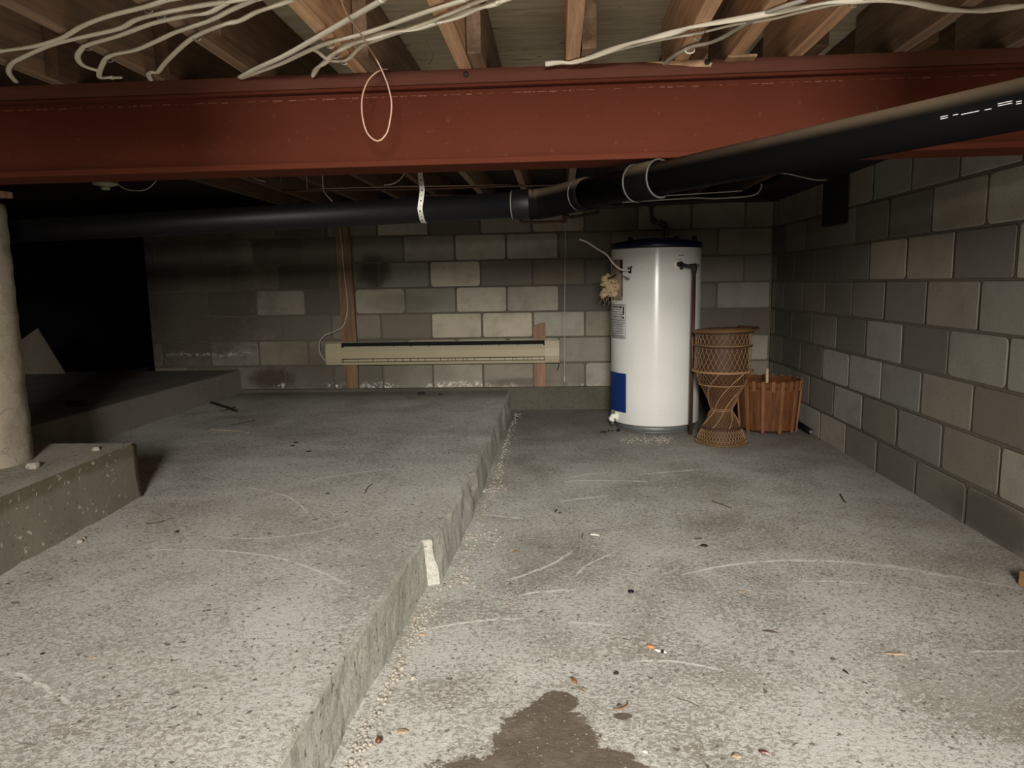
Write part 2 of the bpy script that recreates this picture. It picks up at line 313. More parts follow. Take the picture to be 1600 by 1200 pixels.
# ------------------------------------------------------------------ mesh helpers
class MB:
    def __init__(s): s.bm = bmesh.new(); s.mats = []
    def mi(s, m):
        if m is None: return 0
        if m not in s.mats: s.mats.append(m)
        return s.mats.index(m)
    def faces(s, vs, fs, m=None, smooth=False):
        i = s.mi(m); V = [s.bm.verts.new(v) for v in vs]; out = []
        for f in fs:
            try:
                q = s.bm.faces.new([V[k] for k in f]); q.material_index = i; q.smooth = smooth; out.append(q)
            except ValueError: pass
        return out
    def box(s, a, b, m=None, M4=None):
        x0,y0,z0 = a; x1,y1,z1 = b
        vs = [Vector(p) for p in ((x0,y0,z0),(x1,y0,z0),(x1,y1,z0),(x0,y1,z0),(x0,y0,z1),(x1,y0,z1),(x1,y1,z1),(x0,y1,z1))]
        if M4: vs = [M4 @ v for v in vs]
        s.faces(vs, ((0,3,2,1),(4,5,6,7),(0,1,5,4),(1,2,6,5),(2,3,7,6),(3,0,4,7)), m)
    def prism(s, poly, z0, z1, m=None):
        n = len(poly); vs = [Vector((x,y,z0)) for x,y in poly]+[Vector((x,y,z1)) for x,y in poly]
        s.faces(vs, [tuple(range(n))[::-1], tuple(range(n,2*n))]+[(i,(i+1)%n,(i+1)%n+n,i+n) for i in range(n)], m)
    def lathe(s, prof, cx=0, cy=0, n=48, m=None, smooth=True, close=False, a0=0, a1=2*math.pi, M4=None):
        full = abs(a1-a0-2*math.pi) < 1e-6; k = n if full else n+1; vs = []
        for i in range(k):
            a = a0+(a1-a0)*i/n
            for r, z in prof: vs.append(Vector((cx+r*math.sin(a), cy-r*math.cos(a), z)))
        if M4: vs = [M4 @ v for v in vs]
        L = len(prof); fs = []
        for i in range(n):
            j = (i+1) % k
            for q in range(L-1): fs.append((i*L+q, j*L+q, j*L+q+1, i*L+q+1))
            if close: fs.append((i*L+L-1, j*L+L-1, j*L, i*L))
        s.faces(vs, fs, m, smooth)
    def tube(s, pts, r, n=8, m=None, flat=1.0, side=None, cap=True, sub=0, smooth=True, twist=0):
        P = [Vector(p) for p in pts]
        if sub and len(P) > 2:
            Q = []
            for i in range(len(P)-1):
                p0 = P[max(i-1,0)]; p1 = P[i]; p2 = P[i+1]; p3 = P[min(i+2,len(P)-1)]
                for k in range(sub):
                    t = k/sub
                    Q.append(.5*((2*p1)+(p2-p0)*t+(2*p0-5*p1+4*p2-p3)*t*t+(3*p1-p0-3*p2+p3)*t**3))
            Q.append(P[-1]); P = Q
        vs = []; L = len(P); prev = None
        for i, p in enumerate(P):
            t = (P[min(i+1,L-1)]-P[max(i-1,0)]).normalized()
            if side is not None: a = Vector(side)-t*t.dot(Vector(side))
            elif prev is None:
                h = Vector((0,0,1)) if abs(t.z) < .9 else Vector((1,0,0)); a = h-t*t.dot(h)
            else: a = prev-t*t.dot(prev)
            if a.length < 1e-6: a = t.orthogonal()
            a.normalize(); prev = a; b = t.cross(a)
            rr = r[i*(len(r)-1)//max(L-1,1)] if isinstance(r, (list,tuple)) else r
            tw = twist*i
            for k in range(n):
                th = 2*math.pi*k/n
                u, v = math.cos(th)*rr*flat, math.sin(th)*rr
                u, v = u*math.cos(tw)-v*math.sin(tw), u*math.sin(tw)+v*math.cos(tw)
                vs.append(p+a*u+b*v)
        fs = [(i*n+k, i*n+(k+1)%n, (i+1)*n+(k+1)%n, (i+1)*n+k) for i in range(L-1) for k in range(n)]
        if cap: fs += [tuple(range(n))[::-1], tuple(range((L-1)*n, L*n))]
        s.faces(vs, fs, m, smooth)
    def ring(s, c, R, r, n=40, k=8, m=None, axis='z', a0=0, a1=2*math.pi, M4=None, ry=None):
        full = abs(a1-a0-2*math.pi) < 1e-6; pts = []
        for i in range(n+1):
            a = a0+(a1-a0)*i/n; u, v = R*math.cos(a), (ry or R)*math.sin(a)
            p = Vector((u,v,0)) if axis == 'z' else (Vector((0,u,v)) if axis == 'x' else Vector((u,0,v)))
            p = p+Vector(c)
            if M4: p = M4 @ p
            pts.append(p)
        s.tube(pts, r, k, m, cap=not full)
    def build(s, name, m, parent=None, bevel=0, seg=2):
        me = bpy.data.meshes.new(name)
        bmesh.ops.recalc_face_normals(s.bm, faces=s.bm.faces[:])
        s.bm.to_mesh(me); s.bm.free()
        ms = s.mats if s.mats else [m]
        for q in ms: me.materials.append(q if not isinstance(q, str) else M[q])
        o = bpy.data.objects.new(name, me); C.objects.link(o)
        if parent is not None:
            o.parent = parent; o.matrix_parent_inverse = Matrix.Translation(-parent.location) if parent.rotation_euler.z == 0 else parent.matrix_basis.inverted()
        if bevel:
            b = o.modifiers.new('bevel', 'BEVEL'); b.width = bevel; b.segments = seg; b.limit_method = 'ANGLE'; b.angle_limit = .6
        return o
def mb(): return MB()
def tag(o, label, cat, group=None, kind=None):
    o['label'] = label; o['category'] = cat
    if group: o['group'] = group
    if kind: o['kind'] = kind
    return o
def empty(name, loc, label, cat, group=None, kind=None):
    o = bpy.data.objects.new(name, None); o.location = loc; o.empty_display_size = .1; C.objects.link(o)
    return tag(o, label, cat, group, kind)
def struct(o): o['kind'] = 'structure'; return o
def one(name, b, m, label, cat, group=None, bevel=0, kind=None):
    """a thing that is a single mesh; its origin is put at its base centre"""
    o = b.build(name, m, None, bevel)
    cs = [v.co for v in o.data.vertices]
    c = Vector(((min(p.x for p in cs)+max(p.x for p in cs))/2, (min(p.y for p in cs)+max(p.y for p in cs))/2, min(p.z for p in cs)))
    for v in o.data.vertices: v.co -= c
    o.location = c
    return tag(o, label, cat, group, kind)

D, W = 5.657, 1.64           # back wall, right wall
BW, BH, Z0 = .4064, .2032, .169
SLAB, LEDGE, PAD, TOP, PLY = .155, .34, .38, 1.60, 1.784

# ------------------------------------------------------------------ floors
def grid_plate(b, xs, ys, zf, m=None, thick=.25):
    """a subdivided top surface with a slightly uneven level"""
    nx, ny = len(xs), len(ys)
    vs = [Vector((x, y, zf(x,y))) for y in ys for x in xs]
    b.faces(vs, [(j*nx+i, j*nx+i+1, (j+1)*nx+i+1, (j+1)*nx+i) for j in range(ny-1) for i in range(nx-1)], m, True)
def lin(a, b, n): return [a+(b-a)*i/(n-1) for i in range(n)]
from mathutils import noise as mnoise
def rough(x, y, a=.003, s=6): return mnoise.noise(Vector((x*s, y*s, 1.7)))*a
b = mb(); grid_plate(b, lin(-.6, W+.02, 70), lin(-2.7, D+.02, 210), lambda x,y: -.001+rough(x,y,.003,5) + (.0))
b.faces([Vector(p) for p in ((-.6,-2.6,-.2),(W+.02,-2.6,-.2),(W+.02,D+.02,-.2),(-.6,D+.02,-.2))], [(0,1,2,3)])
struct(b.build('floor', 'floor'))
# raised slab on the left with a worn, notched step edge
def edge_x(y, z):
    if y > 2.27: base = -.388-.030*max(0, (3.0-y)/.73) if y < 3.0 else -.388
    else: base = -.456-.046*min(1, (2.27-y)/.8)
    n1 = mnoise.noise(Vector((y*7, z*9, 3.3)))*.006 + mnoise.noise(Vector((y*24, z*30, 8.1)))*.0028
    chip = max(0, mnoise.noise(Vector((y*4.3, z*4, 5.1)))-.12)*.05*(1 if y > 2.27 else .12)
    return base + n1 - chip*(1 if z > .08 else .3) + (.012*(1-z/SLAB))
b = mb()
ys = lin(-2.7, 2.262, 240)+lin(2.278, D+.02, 260)
zs = lin(-.03, SLAB-.006, 9)
prof = []
for y in ys:
    row = [Vector((edge_x(y,z), y, z)) for z in zs]
    row.append(Vector((edge_x(y,SLAB)-.003, y, SLAB-.0015)))
    row.append(Vector((edge_x(y,SLAB)-.010+mnoise.noise(Vector((y*40,0,2)))*.003, y, SLAB+rough(edge_x(y,SLAB),y,.003))))
    prof.append(row)
L = len(prof[0]); vs = [p for r in prof for p in r]
b.faces(vs, [(j*L+i, (j+1)*L+i, (j+1)*L+i+1, j*L+i+1) for j in range(len(ys)-1) for i in range(L-1)], 'step', False)
xs0 = lin(-5.4, -.6, 90)
vs = []
for j, y in enumerate(ys):
    xe = prof[j][-1].x
    for x in xs0[:-1]: vs.append(Vector((x, y, SLAB+rough(x,y,.003))))
    for t in (0, .25,.5,.75,1): vs.append(Vector((xs0[-1]+(xe-xs0[-1])*t, y, SLAB+rough(xs0[-1]+(xe-xs0[-1])*t,y,.003))))
L2 = len(xs0)-1+5
b.faces(vs, [(j*L2+i, j*L2+i+1, (j+1)*L2+i+1, (j+1)*L2+i) for j in range(len(ys)-1) for i in range(L2-1)], 'slab', True)
o = struct(b.build('floor_upper', None))
# lower left ledge
b = mb(); b.prism([(-5.4,1.6),(-2.70,1.6),(-2.63,3.0),(-2.62,4.4),(-2.605,5.5),(-2.60,D+.02),(-5.4,D+.02)], 0.0, LEDGE)
o = struct(b.build('floor_ledge', 'ledge', bevel=.012))
# footing below the block walls
b = mb()
b.box((-2.59,D-.03,-.02),(W-.03,D+.2,Z0+.012)); 
o = struct(b.build('trim_1', 'footing', bevel=.01))

# ------------------------------------------------------------------ block walls
def block_wall(name, mat, along, n0, n1, phase, rows, start, end, place, over, base, k0=0, zbot=Z0):
    b = mb(); tl = b.bm.loops.layers.color.new('tint')
    b.mats = [mat, 'mortar']
    rnd = random.Random(name)
    g = .006
    for k in range(rows):
        z0, z1 = zbot+k*BH, zbot+(k+1)*BH
        off = phase + (BW/2 if ((k+k0) % 2 == 0) else 0)
        for j in range(n0, n1):
            a0, a1 = max(off+j*BW, start), min(off+(j+1)*BW, end)
            if a1-a0 < .03: continue
            t = rnd.uniform(.72, 1.12); warm = rnd.uniform(-.035, .03)*.7
            if (k, j) in over: t = over[(k, j)]
            col = (base[0]*t*(1+warm), base[1]*t, base[2]*t*(1-warm), 1)
            dpt = rnd.uniform(-.0015, .0025); gz = rnd.uniform(.8,1.3)*g*.8; ga = rnd.uniform(.6,1.3)*g
            c = .016*rnd.uniform(.4,1.6)
            A0, A1, B0, B1 = a0+ga, a1-ga, z0+gz, z1-gz
            def ringp(ins, dep, cc):
                x0, x1, y0, y1 = A0+ins, A1-ins, B0+ins, B1-ins
                return [(x0+cc,y0,dep),(x1-cc,y0,dep),(x1-cc*.3,y0+cc*.3,dep),(x1,y0+cc,dep),(x1,y1-cc,dep),(x1-cc*.3,y1-cc*.3,dep),(x1-cc,y1,dep),(x0+cc,y1,dep),(x0+cc*.3,y1-cc*.3,dep),(x0,y1-cc,dep),(x0,y0+cc,dep),(x0+cc*.3,y0+cc*.3,dep)]
            pts = ringp(0,.005,c)+ringp(.0015,-.000+dpt,c)+ringp(.007,-.0022+dpt,c)
            vs = [place(*p) for p in pts]; n = 12
            fs = [(i,(i+1)%n,(i+1)%n+n,i+n) for i in range(n)]+[(i+n,(i+1)%n+n,(i+1)%n+2*n,i+2*n) for i in range(n)]+[tuple(range(2*n,3*n))]
            for fi, f in enumerate(b.faces(vs, fs, mat)):
                for lp in f.loops: lp[tl] = col if fi >= n else (col[0]*.3, col[1]*.28, col[2]*.25, 1)
    h = zbot+rows*BH
    vs = [place(a,z,d) for d in (.0035,.2) for a,z in ((start,zbot),(end,zbot),(end,h),(start,h))]
    for f in b.faces(vs, [(0,1,2,3),(4,5,6,7),(0,1,5,4),(1,2,6,5),(2,3,7,6),(3,0,4,7)], 'mortar'):
        for lp in f.loops: lp[tl] = (1,1,1,1)
    return struct(b.build(name, None))
# phase: joints measured along x on the back wall and along y on the right wall
PH = -2.0266
over = {(5,1):.8,(5,2):1.0,(5,3):1.15,(5,4):1.12,(5,5):.8,(4,1):.95,(4,2):1.3,(4,3):.85,(4,4):.85,(4,0):.75,(4,-1):.6,
        (3,-1):1.3,(3,0):.7,(3,1):1.1,(3,2):.95,(3,3):1.25,(3,4):1.15,(3,5):.75,(2,-1):.85,(2,0):.9,(2,1):.8,(2,2):1.25,(2,3):1.3,(2,4):1.15,
        (1,3):1.1,(1,4):1.15,(1,5):1.0,(0,2):1.1,(0,3):1.0,(0,4):.9,(3,8):1.25,(3,7):.95,(1,8):1.1,(4,-3):1.1,(5,-1):.6,(2,8):.7,(1,7):1.15,
        (6,1):1.25,(6,2):.75,(6,4):1.1,(6,0):.9}
block_wall('wall_back', 'wall_b', 0, -6, 12, PH, 7, -3.33, W, lambda a,z,d: Vector((a, D+d, z)), over, (.56,.535,.48))
over = {}
block_wall('wall_right', 'wall_r', 1, -12, 24, 4.9416-8*BW, 8, -2.6, D, lambda a,z,d: Vector((W+d, a, z)), over, (.58,.56,.515), 1, Z0-BH)
# the unlit opening past the end of the back wall
b = mb()
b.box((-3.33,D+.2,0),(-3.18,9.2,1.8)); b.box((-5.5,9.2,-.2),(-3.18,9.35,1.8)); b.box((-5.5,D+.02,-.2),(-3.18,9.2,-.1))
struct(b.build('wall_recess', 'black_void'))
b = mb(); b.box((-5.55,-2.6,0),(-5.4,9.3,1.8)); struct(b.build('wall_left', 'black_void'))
b = mb(); b.box((-5.5,-2.75,0),(W+.05,-2.6,1.59)); struct(b.build('wall_front', 'ledge'))
HX0, HX1, HY0, HY1 = -.28, .48, -2.45, .22      # the floor hatch
b = mb()
for (x0,x1,ya,yb) in ((-5.5,HX0,-2.8,3.0),(HX1,W+.25,-2.8,3.0),(HX0,HX1,-2.8,HY0),(HX0,HX1,HY1,3.0)):
    b.box((x0,ya,PLY),(x1,yb,PLY+.018))
struct(b.build('ceiling', 'ply'))
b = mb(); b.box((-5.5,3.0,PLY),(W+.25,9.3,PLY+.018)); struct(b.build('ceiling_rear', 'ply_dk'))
b = mb()
b.box((HX0-.04,HY0,TOP),(HX0,HY1,PLY-.001)); b.box((HX1,HY0,TOP),(HX1+.04,HY1,PLY-.001)); b.box((HX0-.04,HY1,TOP),(HX1+.04,HY1+.04,PLY-.001))
struct(b.build('trim_2', 'joist'))
b = mb(); b.box((-.66,-1.0,1.41),(-.60,.78,TOP-.001)); struct(b.build('light_blocker_left', 'joist_dk'))  # unseen, added to keep light off the beam's left end
b = mb(); b.box((.62,-.8,1.43),(.68,.9,TOP-.001)); struct(b.build('light_blocker_right', 'joist_dk'))  # unseen, added to hold light back from the beam's right end

# ------------------------------------------------------------------ joists
jl = [(-1.173,'dim joist at the corner of the beam shadow, fourth west of the middle one',.045),]
front = [-2.05,-1.76,-1.45,-1.145,-.862,-.553,-.255,.046,.345,.487,.653,.928,1.22,1.50]
labs = {0:'front joist at the dim far end of the beam, over the round column',1:'second front joist from the column, in deep shade',2:'third front joist from the column, under the start of the cable fan',13:'front joist tight against the side block wall',3:'dark floor joist crossing above the twin staples of the cable fan', 4:'floor joist with one short cable stapled under it beside the wire fan',
        5:'knotty floor joist under the thick cable pair above the hanging wire loop', 6:'orange-brown floor joist with a lapped stub just right of the wire loop',
        7:'floor joist running straight towards the viewer above the middle of the red beam', 8:'reddish floor joist with a bright white cable staple',
        9:'dull red floor joist beside the joist with the white staple', 10:'brown floor joist passing under the crossing of the three cables',
        11:'dim floor joist over the shaded end of the beam where one cable sags', 12:'shaded floor joist nearest the block wall side, beyond the sagging cable'}
def joist(x, y0, y1, mat, lab, group, wd=.038):
    b = mb(); b.box((x-wd/2, y0, TOP), (x+wd/2, y1, PLY-.001))
    return one('floor_joist', b, mat, lab, 'joist', group, bevel=.002)
for i, x in enumerate(front):
    if x > 1.55: continue
    y0 = -2.5
    if -.33 < x < .53: y0 = HY1+.045
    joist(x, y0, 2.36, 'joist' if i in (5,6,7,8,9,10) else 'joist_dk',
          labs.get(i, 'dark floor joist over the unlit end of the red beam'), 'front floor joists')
rear = [(-2.01,2.0),(-1.72,2.0),(-1.41,2.02),(-1.105,2.05),(-.822,1.77),(-.512,1.955),(-.214,1.965),(.087,1.965),(.386,2.03),(.694,2.02),(.970,2.02),(1.261,2.03)]
for i, (x, ys_) in enumerate(rear):
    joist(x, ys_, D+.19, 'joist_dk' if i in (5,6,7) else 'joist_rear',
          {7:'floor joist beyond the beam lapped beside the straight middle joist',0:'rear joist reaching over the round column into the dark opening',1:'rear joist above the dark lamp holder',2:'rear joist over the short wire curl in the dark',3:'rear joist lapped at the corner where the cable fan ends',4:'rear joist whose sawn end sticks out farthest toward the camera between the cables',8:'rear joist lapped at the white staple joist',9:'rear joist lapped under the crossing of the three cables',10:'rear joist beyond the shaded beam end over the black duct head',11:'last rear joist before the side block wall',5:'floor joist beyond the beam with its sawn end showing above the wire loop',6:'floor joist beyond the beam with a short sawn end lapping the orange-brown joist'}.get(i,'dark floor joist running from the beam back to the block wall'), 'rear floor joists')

# ------------------------------------------------------------------ steel beam
bx0, bx1 = -5.3, W+.02
e = empty('steel_beam', (0,2.17,1.342), 'long dark red painted steel beam crossing under the floor joists', 'beam', kind='thing')
b = mb(); b.box((bx0,2.10,1.342),(bx1,2.24,1.360)); b.build('bottom_flange', 'red', e, .003)
b = mb(); b.box((bx0,2.10,1.552),(bx1,2.24,1.562)); b.build('top_flange', 'red', e, .003)
b = mb(); b.box((bx0,2.128,1.3605),(bx1,2.142,1.5515)); 
b.lathe([(0,0)], n=3) if False else None
b.build('web', 'red', e)
e['label'] = 'long dark red painted steel beam crossing under the floor joists'
b = mb()
xa, xb = at(1010,98,1,2.1).x, at(1112,104,1,2.1).x
b.box((bx0,2.098,1.5622),(xa,2.236,1.5998)); b.box((xb,2.098,1.5622),(bx1,2.236,1.5998))
# split-out place with raw wood
b.faces([Vector(p) for p in ((xa,2.098,1.5622),(xb,2.098,1.5622),(xb,2.098,1.5998),(xa,2.098,1.5998),(xa,2.236,1.5622),(xb,2.236,1.5622),(xb,2.236,1.5998),(xa,2.236,1.5998))], [(0,1,2,3),(4,5,6,7),(0,1,5,4),(2,3,7,6)])
plank = one('nailer_plank', b, 'redwood', 'red stained wooden plank lying on top of the steel beam', 'plank')
b = mb(); z1 = 1.5995
q = [at(1010,97,1,2.096), at(1100,93,1,2.096), at(1113,99,1,2.096), at(1110,105,1,2.096), at(1080,104,1,2.096)]
b.faces([Vector((p.x,2.0945,min(p.z,1.60))) for p in q]+[Vector((p.x,2.099,min(p.z,1.60))) for p in q], [(0,1,2,3,4),(5,6,7,8,9)]+[(i,(i+1)%5,(i+1)%5+5,i+5) for i in range(5)])
o = b.build('split_edge', 'raw', plank); o['label'] = 'long pale split in the plank edge'
b = mb(); p = at(1133,92.5,1,2.09); b.box((p.x,2.06,1.592),(p.x+.078,2.10,1.5995)); one('wood_shim', b, 'raw', 'thin pale wood shim between the beam plank and the dull red joist', 'shim', bevel=.001)
for (px,py) in ((728,116),(1105,97)):
    b = mb(); p = at(px,py,1,2.094); b.lathe([(0,0),(.008,.0),(.008,.004),(0,.004)], n=14, m='dark_bit', M4=Matrix.Translation((p.x,2.0965,p.z)) @ Matrix.Rotation(math.radians(90),4,'X'))
    b.build('knot', None, plank)
# weld bead / paint crust line under the top flange and clip on the bottom flange
b = mb(); rnd = random.Random(4); x = -1.9
while x < 1.2:
    l = rnd.uniform(.004,.03); b.box((x,2.1268,1.5385+rnd.uniform(-.0015,.0015)),(x+l,2.1285,1.5397+rnd.uniform(0,.0008))); x += l+rnd.uniform(.002,.02)
b.build('paint_crust', plain('crusted_paint', (.20,.085,.06), .8), e)

# ------------------------------------------------------------------ column and pad
cx, cy, cr = -2.155, 2.43, .19
b = mb(); n = 64; prof = []; nz = 60
vs = []; 
for k in range(nz+1):
    z = PAD-.004+(1.320-PAD)*k/nz
    for i in range(n):
        a = 2*math.pi*i/n; r = cr+mnoise.noise(Vector((math.cos(a)*2.2,math.sin(a)*2.2,z*7)))*.006+mnoise.noise(Vector((math.cos(a)*9,math.sin(a)*9,z*25)))*.002
        r += .0012*math.sin(z*2*math.pi/.083+math.sin(z*9)*1.5)
        vs.append(Vector((cx+r*math.cos(a), cy+r*math.sin(a), z)))
b.faces(vs, [(k*n+i,k*n+(i+1)%n,(k+1)*n+(i+1)%n,(k+1)*n+i) for k in range(nz) for i in range(n)]+[tuple(range(nz*n,(nz+1)*n))], None, True)
one('support_column', b, 'column', 'round cream plastered column standing on a concrete block beneath the beam', 'column', kind='thing')
b = mb(); p = at(10,283,1,2.25); b.box((-2.04,2.20,1.3205),(-1.93+.07,2.40,1.3415)); one('wood_shim', b, 'stud', 'small wood shim between the column top and the beam', 'shim', bevel=.002)
b = mb()
b.mats = ['pad', 'pad_side']
poly = [(-3.1,1.55),(-1.725,1.55),(-1.70,1.9),(-1.715,2.3),(-1.728,2.6),(-1.738,2.772),(-2.6,2.785),(-3.1,2.78)]
n = len(poly); rows = [(SLAB-.01,.010),(SLAB+.03,.004),(.25,.0),(.33,.0),(PAD-.008,-.002),(PAD,-.012)]
dense = []
for i in range(n):
    p, q = poly[i], poly[(i+1)%n]; k = max(1, int(math.hypot(q[0]-p[0], q[1]-p[1])/.03))
    for t in range(k): dense.append((p[0]+(q[0]-p[0])*t/k, p[1]+(q[1]-p[1])*t/k))
n = len(dense); ccx, ccy = -2.4, 2.2; vs = []
for z, gr in rows:
    for (x,y) in dense:
        d = Vector((x-ccx,y-ccy)).normalized(); j = mnoise.noise(Vector((x*12,y*12,z*14)))*.006
        vs.append(Vector((x+d.x*(gr+j), y+d.y*(gr+j), z)))
b.faces(vs, [(k*n+i,k*n+(i+1)%n,(k+1)*n+(i+1)%n,(k+1)*n+i) for k in range(len(rows)-1) for i in range(n)], 'pad_side', True)
b.faces([v.copy() for v in vs[-n:]], [tuple(range(n))], 'pad')
one('concrete_footing', b, None, 'thick rough concrete block carrying the round column', 'footing', kind='thing')

# ------------------------------------------------------------------ furring studs and baseboard heater
def board(name, pts, y0, y1, mat, lab, cat, **k):
    b = mb(); n = len(pts)
    vs = [Vector((p[0],y0,p[1])) for p in pts]+[Vector((p[0],y1,p[1])) for p in pts]
    b.faces(vs, [tuple(range(n)), tuple(range(n,2*n))]+[(i,(i+1)%n,(i+1)%n+n,i+n) for i in range(n)])
    return one(name, b, mat, lab, cat, bevel=.002, **k)
fy = D-.004
board('furring_board', [(-1.722,Z0+.015),(-1.618,Z0+.015),(-1.612,.58),(-1.63,1.59),(-1.745,1.59),(-1.732,.58)], fy-.036, fy, 'stud', 'tall dark wood board fixed upright to the block wall behind the heater', 'board')
board('furring_board', [(-.193,Z0+.015),(-.106,Z0+.015),(-.100,.69),(-.150,.685),(-.196,.665)], fy-.032, fy, 'stud_red', 'short reddish wood board with sloped top behind the heater', 'board')
hx0, hx1, hz0, hz1 = -1.850, .008, .382, .556
hf, hb = D-.105, D-.042
e = empty('baseboard_heater', ((hx0+hx1)/2, hb, hz0), 'long beige electric baseboard heater mounted across two upright boards on the block wall', 'heater')
xi0, xi1 = -1.722, -.108
def hprof(b, x0, x1, pr, m):
    n = len(pr); vs = [Vector((x, y, z)) for x in (x0,x1) for y,z in pr]
    b.faces(vs, [tuple(range(n)), tuple(range(n,2*n))]+[(i,(i+1)%n,(i+1)%n+n,i+n) for i in range(n)], m)
b = mb(); hprof(b, hx0, hx1, [(hb,hz0),(hb,hz1+.002),(hb-.004,hz1+.002),(hb-.004,hz0)], None); b.build('back_plate', 'heater', e)
b = mb(); hprof(b, xi0, xi1, [(hf+.008,hz0+.048),(hf,hz0+.052),(hf-.002,hz0+.108),(hf+.010,hz0+.138),(hf+.014,hz0+.138),(hf+.006,hz0+.108),(hf+.006,hz0+.056)], None); b.build('front_panel', 'heater', e)
for x0, x1 in ((hx0,xi0),(xi1,hx1)):
    b = mb(); hprof(b, x0, x1, [(hb-.005,hz0),(hf+.01,hz0),(hf,hz0+.03),(hf-.004,hz0+.055),(hf-.003,hz0+.115),(hf+.014,hz1),(hb-.005,hz1)], None); b.build('end_cap', 'heater', e, .002)
b = mb(); hprof(b, xi0, xi1, [(hb-.005,hz0),(hf+.008,hz0),(hf+.003,hz0+.02),(hf+.007,hz0+.022),(hf+.010,hz0+.006),(hb-.005,hz0+.006)], None); b.build('bottom_rail', 'heater', e)
b = mb(); b.box((xi0,hf+.022,hz0+.012),(xi1,hb-.006,hz1+.0)); b.build('heating_core', 'black', e)
b = mb()
x = xi0+.01
rnd = random.Random(2)
b.box((xi0+.004,hf+.012,hz0+.026),(xi1-.004,hf+.016,hz0+.043),'heater')
while x < xi1-.02:
    b.box((x,hf+.010,hz0+.024),(x+.0035,hf+.0125,hz0+.046),'black'); x += rnd.choice((.12,.06,.06,.03))*1.0
b.build('inlet_louvre', None, e)
b = mb(); x = xi0+.02
while x < xi1-.01: b.box((x,hf+.010,hz0+.1385),(x+.008,hf+.021,hz0+.146),'heater_hi'); x += .0125
x = xi0
while x < xi1: b.box((x,hf+.009,hz0+.1385),(x+.004,hf+.0105,hz0+.148),'black'); x += .14
b.build('outlet_fins', None, e)

# ------------------------------------------------------------------ water heater
tx, ty, tr = .661, 4.945, .299
zt = 1.232
e = empty('water_heater', (tx,ty,0), 'tall white cylindrical water heater with navy lid standing on the lower floor', 'water heater')
b = mb(); b.lathe([(0,.052),(tr-.004,.052),(tr,.058),(tr,zt-.01),(tr-.002,zt),(0,zt)], tx, ty, 96); b.build('tank_body', 'enamel', e)
b = mb(); b.lathe([(0,0),(tr-.035,0),(tr-.035,.052),(0,.052)], tx, ty, 64)
b.ring((tx,ty,.006), tr-.034, .006, 64, 6); b.build('base_ring', 'steel', e)
b = mb(); b.lathe([(tr+.003,zt-.022),(tr+.005,zt-.020),(tr+.005,zt+.012),(tr-.004,zt+.020),(tr-.05,zt+.030),(.10,zt+.052),(0,zt+.055)], tx, ty, 96); b.build('lid', 'blue', e)
b = mb()
for (px,py) in ((1057,371),(1085,372),(985,370)):
    p = at(px,py,1,ty-.02); b.lathe([(0,zt+.02),(.016,zt+.02),(.018,zt+.056),(.010,zt+.062),(0,zt+.062)], p.x, ty-.02, 16)
b.build('lid_fittings', 'iron', e)
def patch(b, a0, a1, z0, z1, r, m, th=.0012, n=None):
    n = n or max(2, int(abs(a1-a0)/.06)+1)
    vs = []
    for rr in (r, r-th):
        for z in (z0,z1):
            for i in range(n+1):
                a = a0+(a1-a0)*i/n; vs.append(Vector((tx+rr*math.sin(a), ty-rr*math.cos(a), z)))
    L = n+1
    fs = [(i,i+1,L+i+1,L+i) for i in range(n)]+[(2*L+i,2*L+i+1,3*L+i+1,3*L+i) for i in range(n)]+[(i,i+1,2*L+i+1,2*L+i) for i in range(n)]+[(L+i,L+i+1,3*L+i+1,3*L+i) for i in range(n)]+[(0,L,3*L,2*L),(n,L+n,3*L+n,2*L+n)]
    b.faces(vs, fs, m, True)
def cy_(px, py, r=tr): return at_cyl(px, py, tx, ty, r)
# navy cover of the lower element
a1, zz1 = cy_(979,584); _, zz0 = cy_(978,645); a0 = -1.46
b = mb(); patch(b, a0, a1, zz0, zz1, tr+.010, 'blue_plate', .009); b.build('element_cover', None, e, .004, 3)
# rating plate and warning table
a1, z1 = cy_(977,477); _, z0 = cy_(977,500.5); a0 = -1.44
b = mb(); patch(b, a0-.02, a1+.012, z0-.004, z1+.004, tr+.0016, 'ink_grey'); patch(b, a0, a1, z0, z1, tr+.0026, 'label')
H = z1-z0; A = a1-a0
patch(b, a1-.11*A, a1-.04*A, z0+.36*H, z1-.1*H, tr+.0034, 'ink'); patch(b, a1-.13*A, a1-.05*A, z0+.1*H, z0+.24*H, tr+.0034, 'ink')
patch(b, a1-.30*A, a1-.17*A, z1-.2*H, z1-.07*H, tr+.0034, 'ink'); patch(b, a0+.2*A, a1-.34*A, z1-.17*H, z1-.07*H, tr+.0034, 'ink_grey')
rnd = random.Random(5)
for r_ in range(4):
    zc = z1-(.3+.16*r_)*H; x = a0+.12*A+r_*.05*A
    while x < a1-.2*A:
        l = rnd.uniform(.03,.10)*A; patch(b, x, x+l, zc-.03*H, zc+.03*H, tr+.0034, 'ink' if rnd.random() < .4 else 'ink_grey'); x += l+rnd.uniform(.02,.05)*A
b.build('rating_label', None, e)
a1, z1 = cy_(977,503.5); _, z0 = cy_(977,529)
b = mb(); patch(b, a0-.02, a1+.008, z0-.003, z1+.003, tr+.0016, 'ink_grey'); patch(b, a0, a1-.004, z0, z1, tr+.0026, 'label_grey')
H = z1-z0; A = a1-a0
for k in range(1,7): patch(b, a0+.05*A, a1-.06*A, z0+H*k/7-.0016, z0+H*k/7+.0016, tr+.0032, 'ink_grey')
for k in (.55,.68,.8): patch(b, a0+k*A, a0+k*A+.008, z0+.3*H, z1-.08*H, tr+.0032, 'ink_grey')
patch(b, a0+.4*A, a1-.03*A, z0+.21*H, z0+.26*H, tr+.0034, 'label')
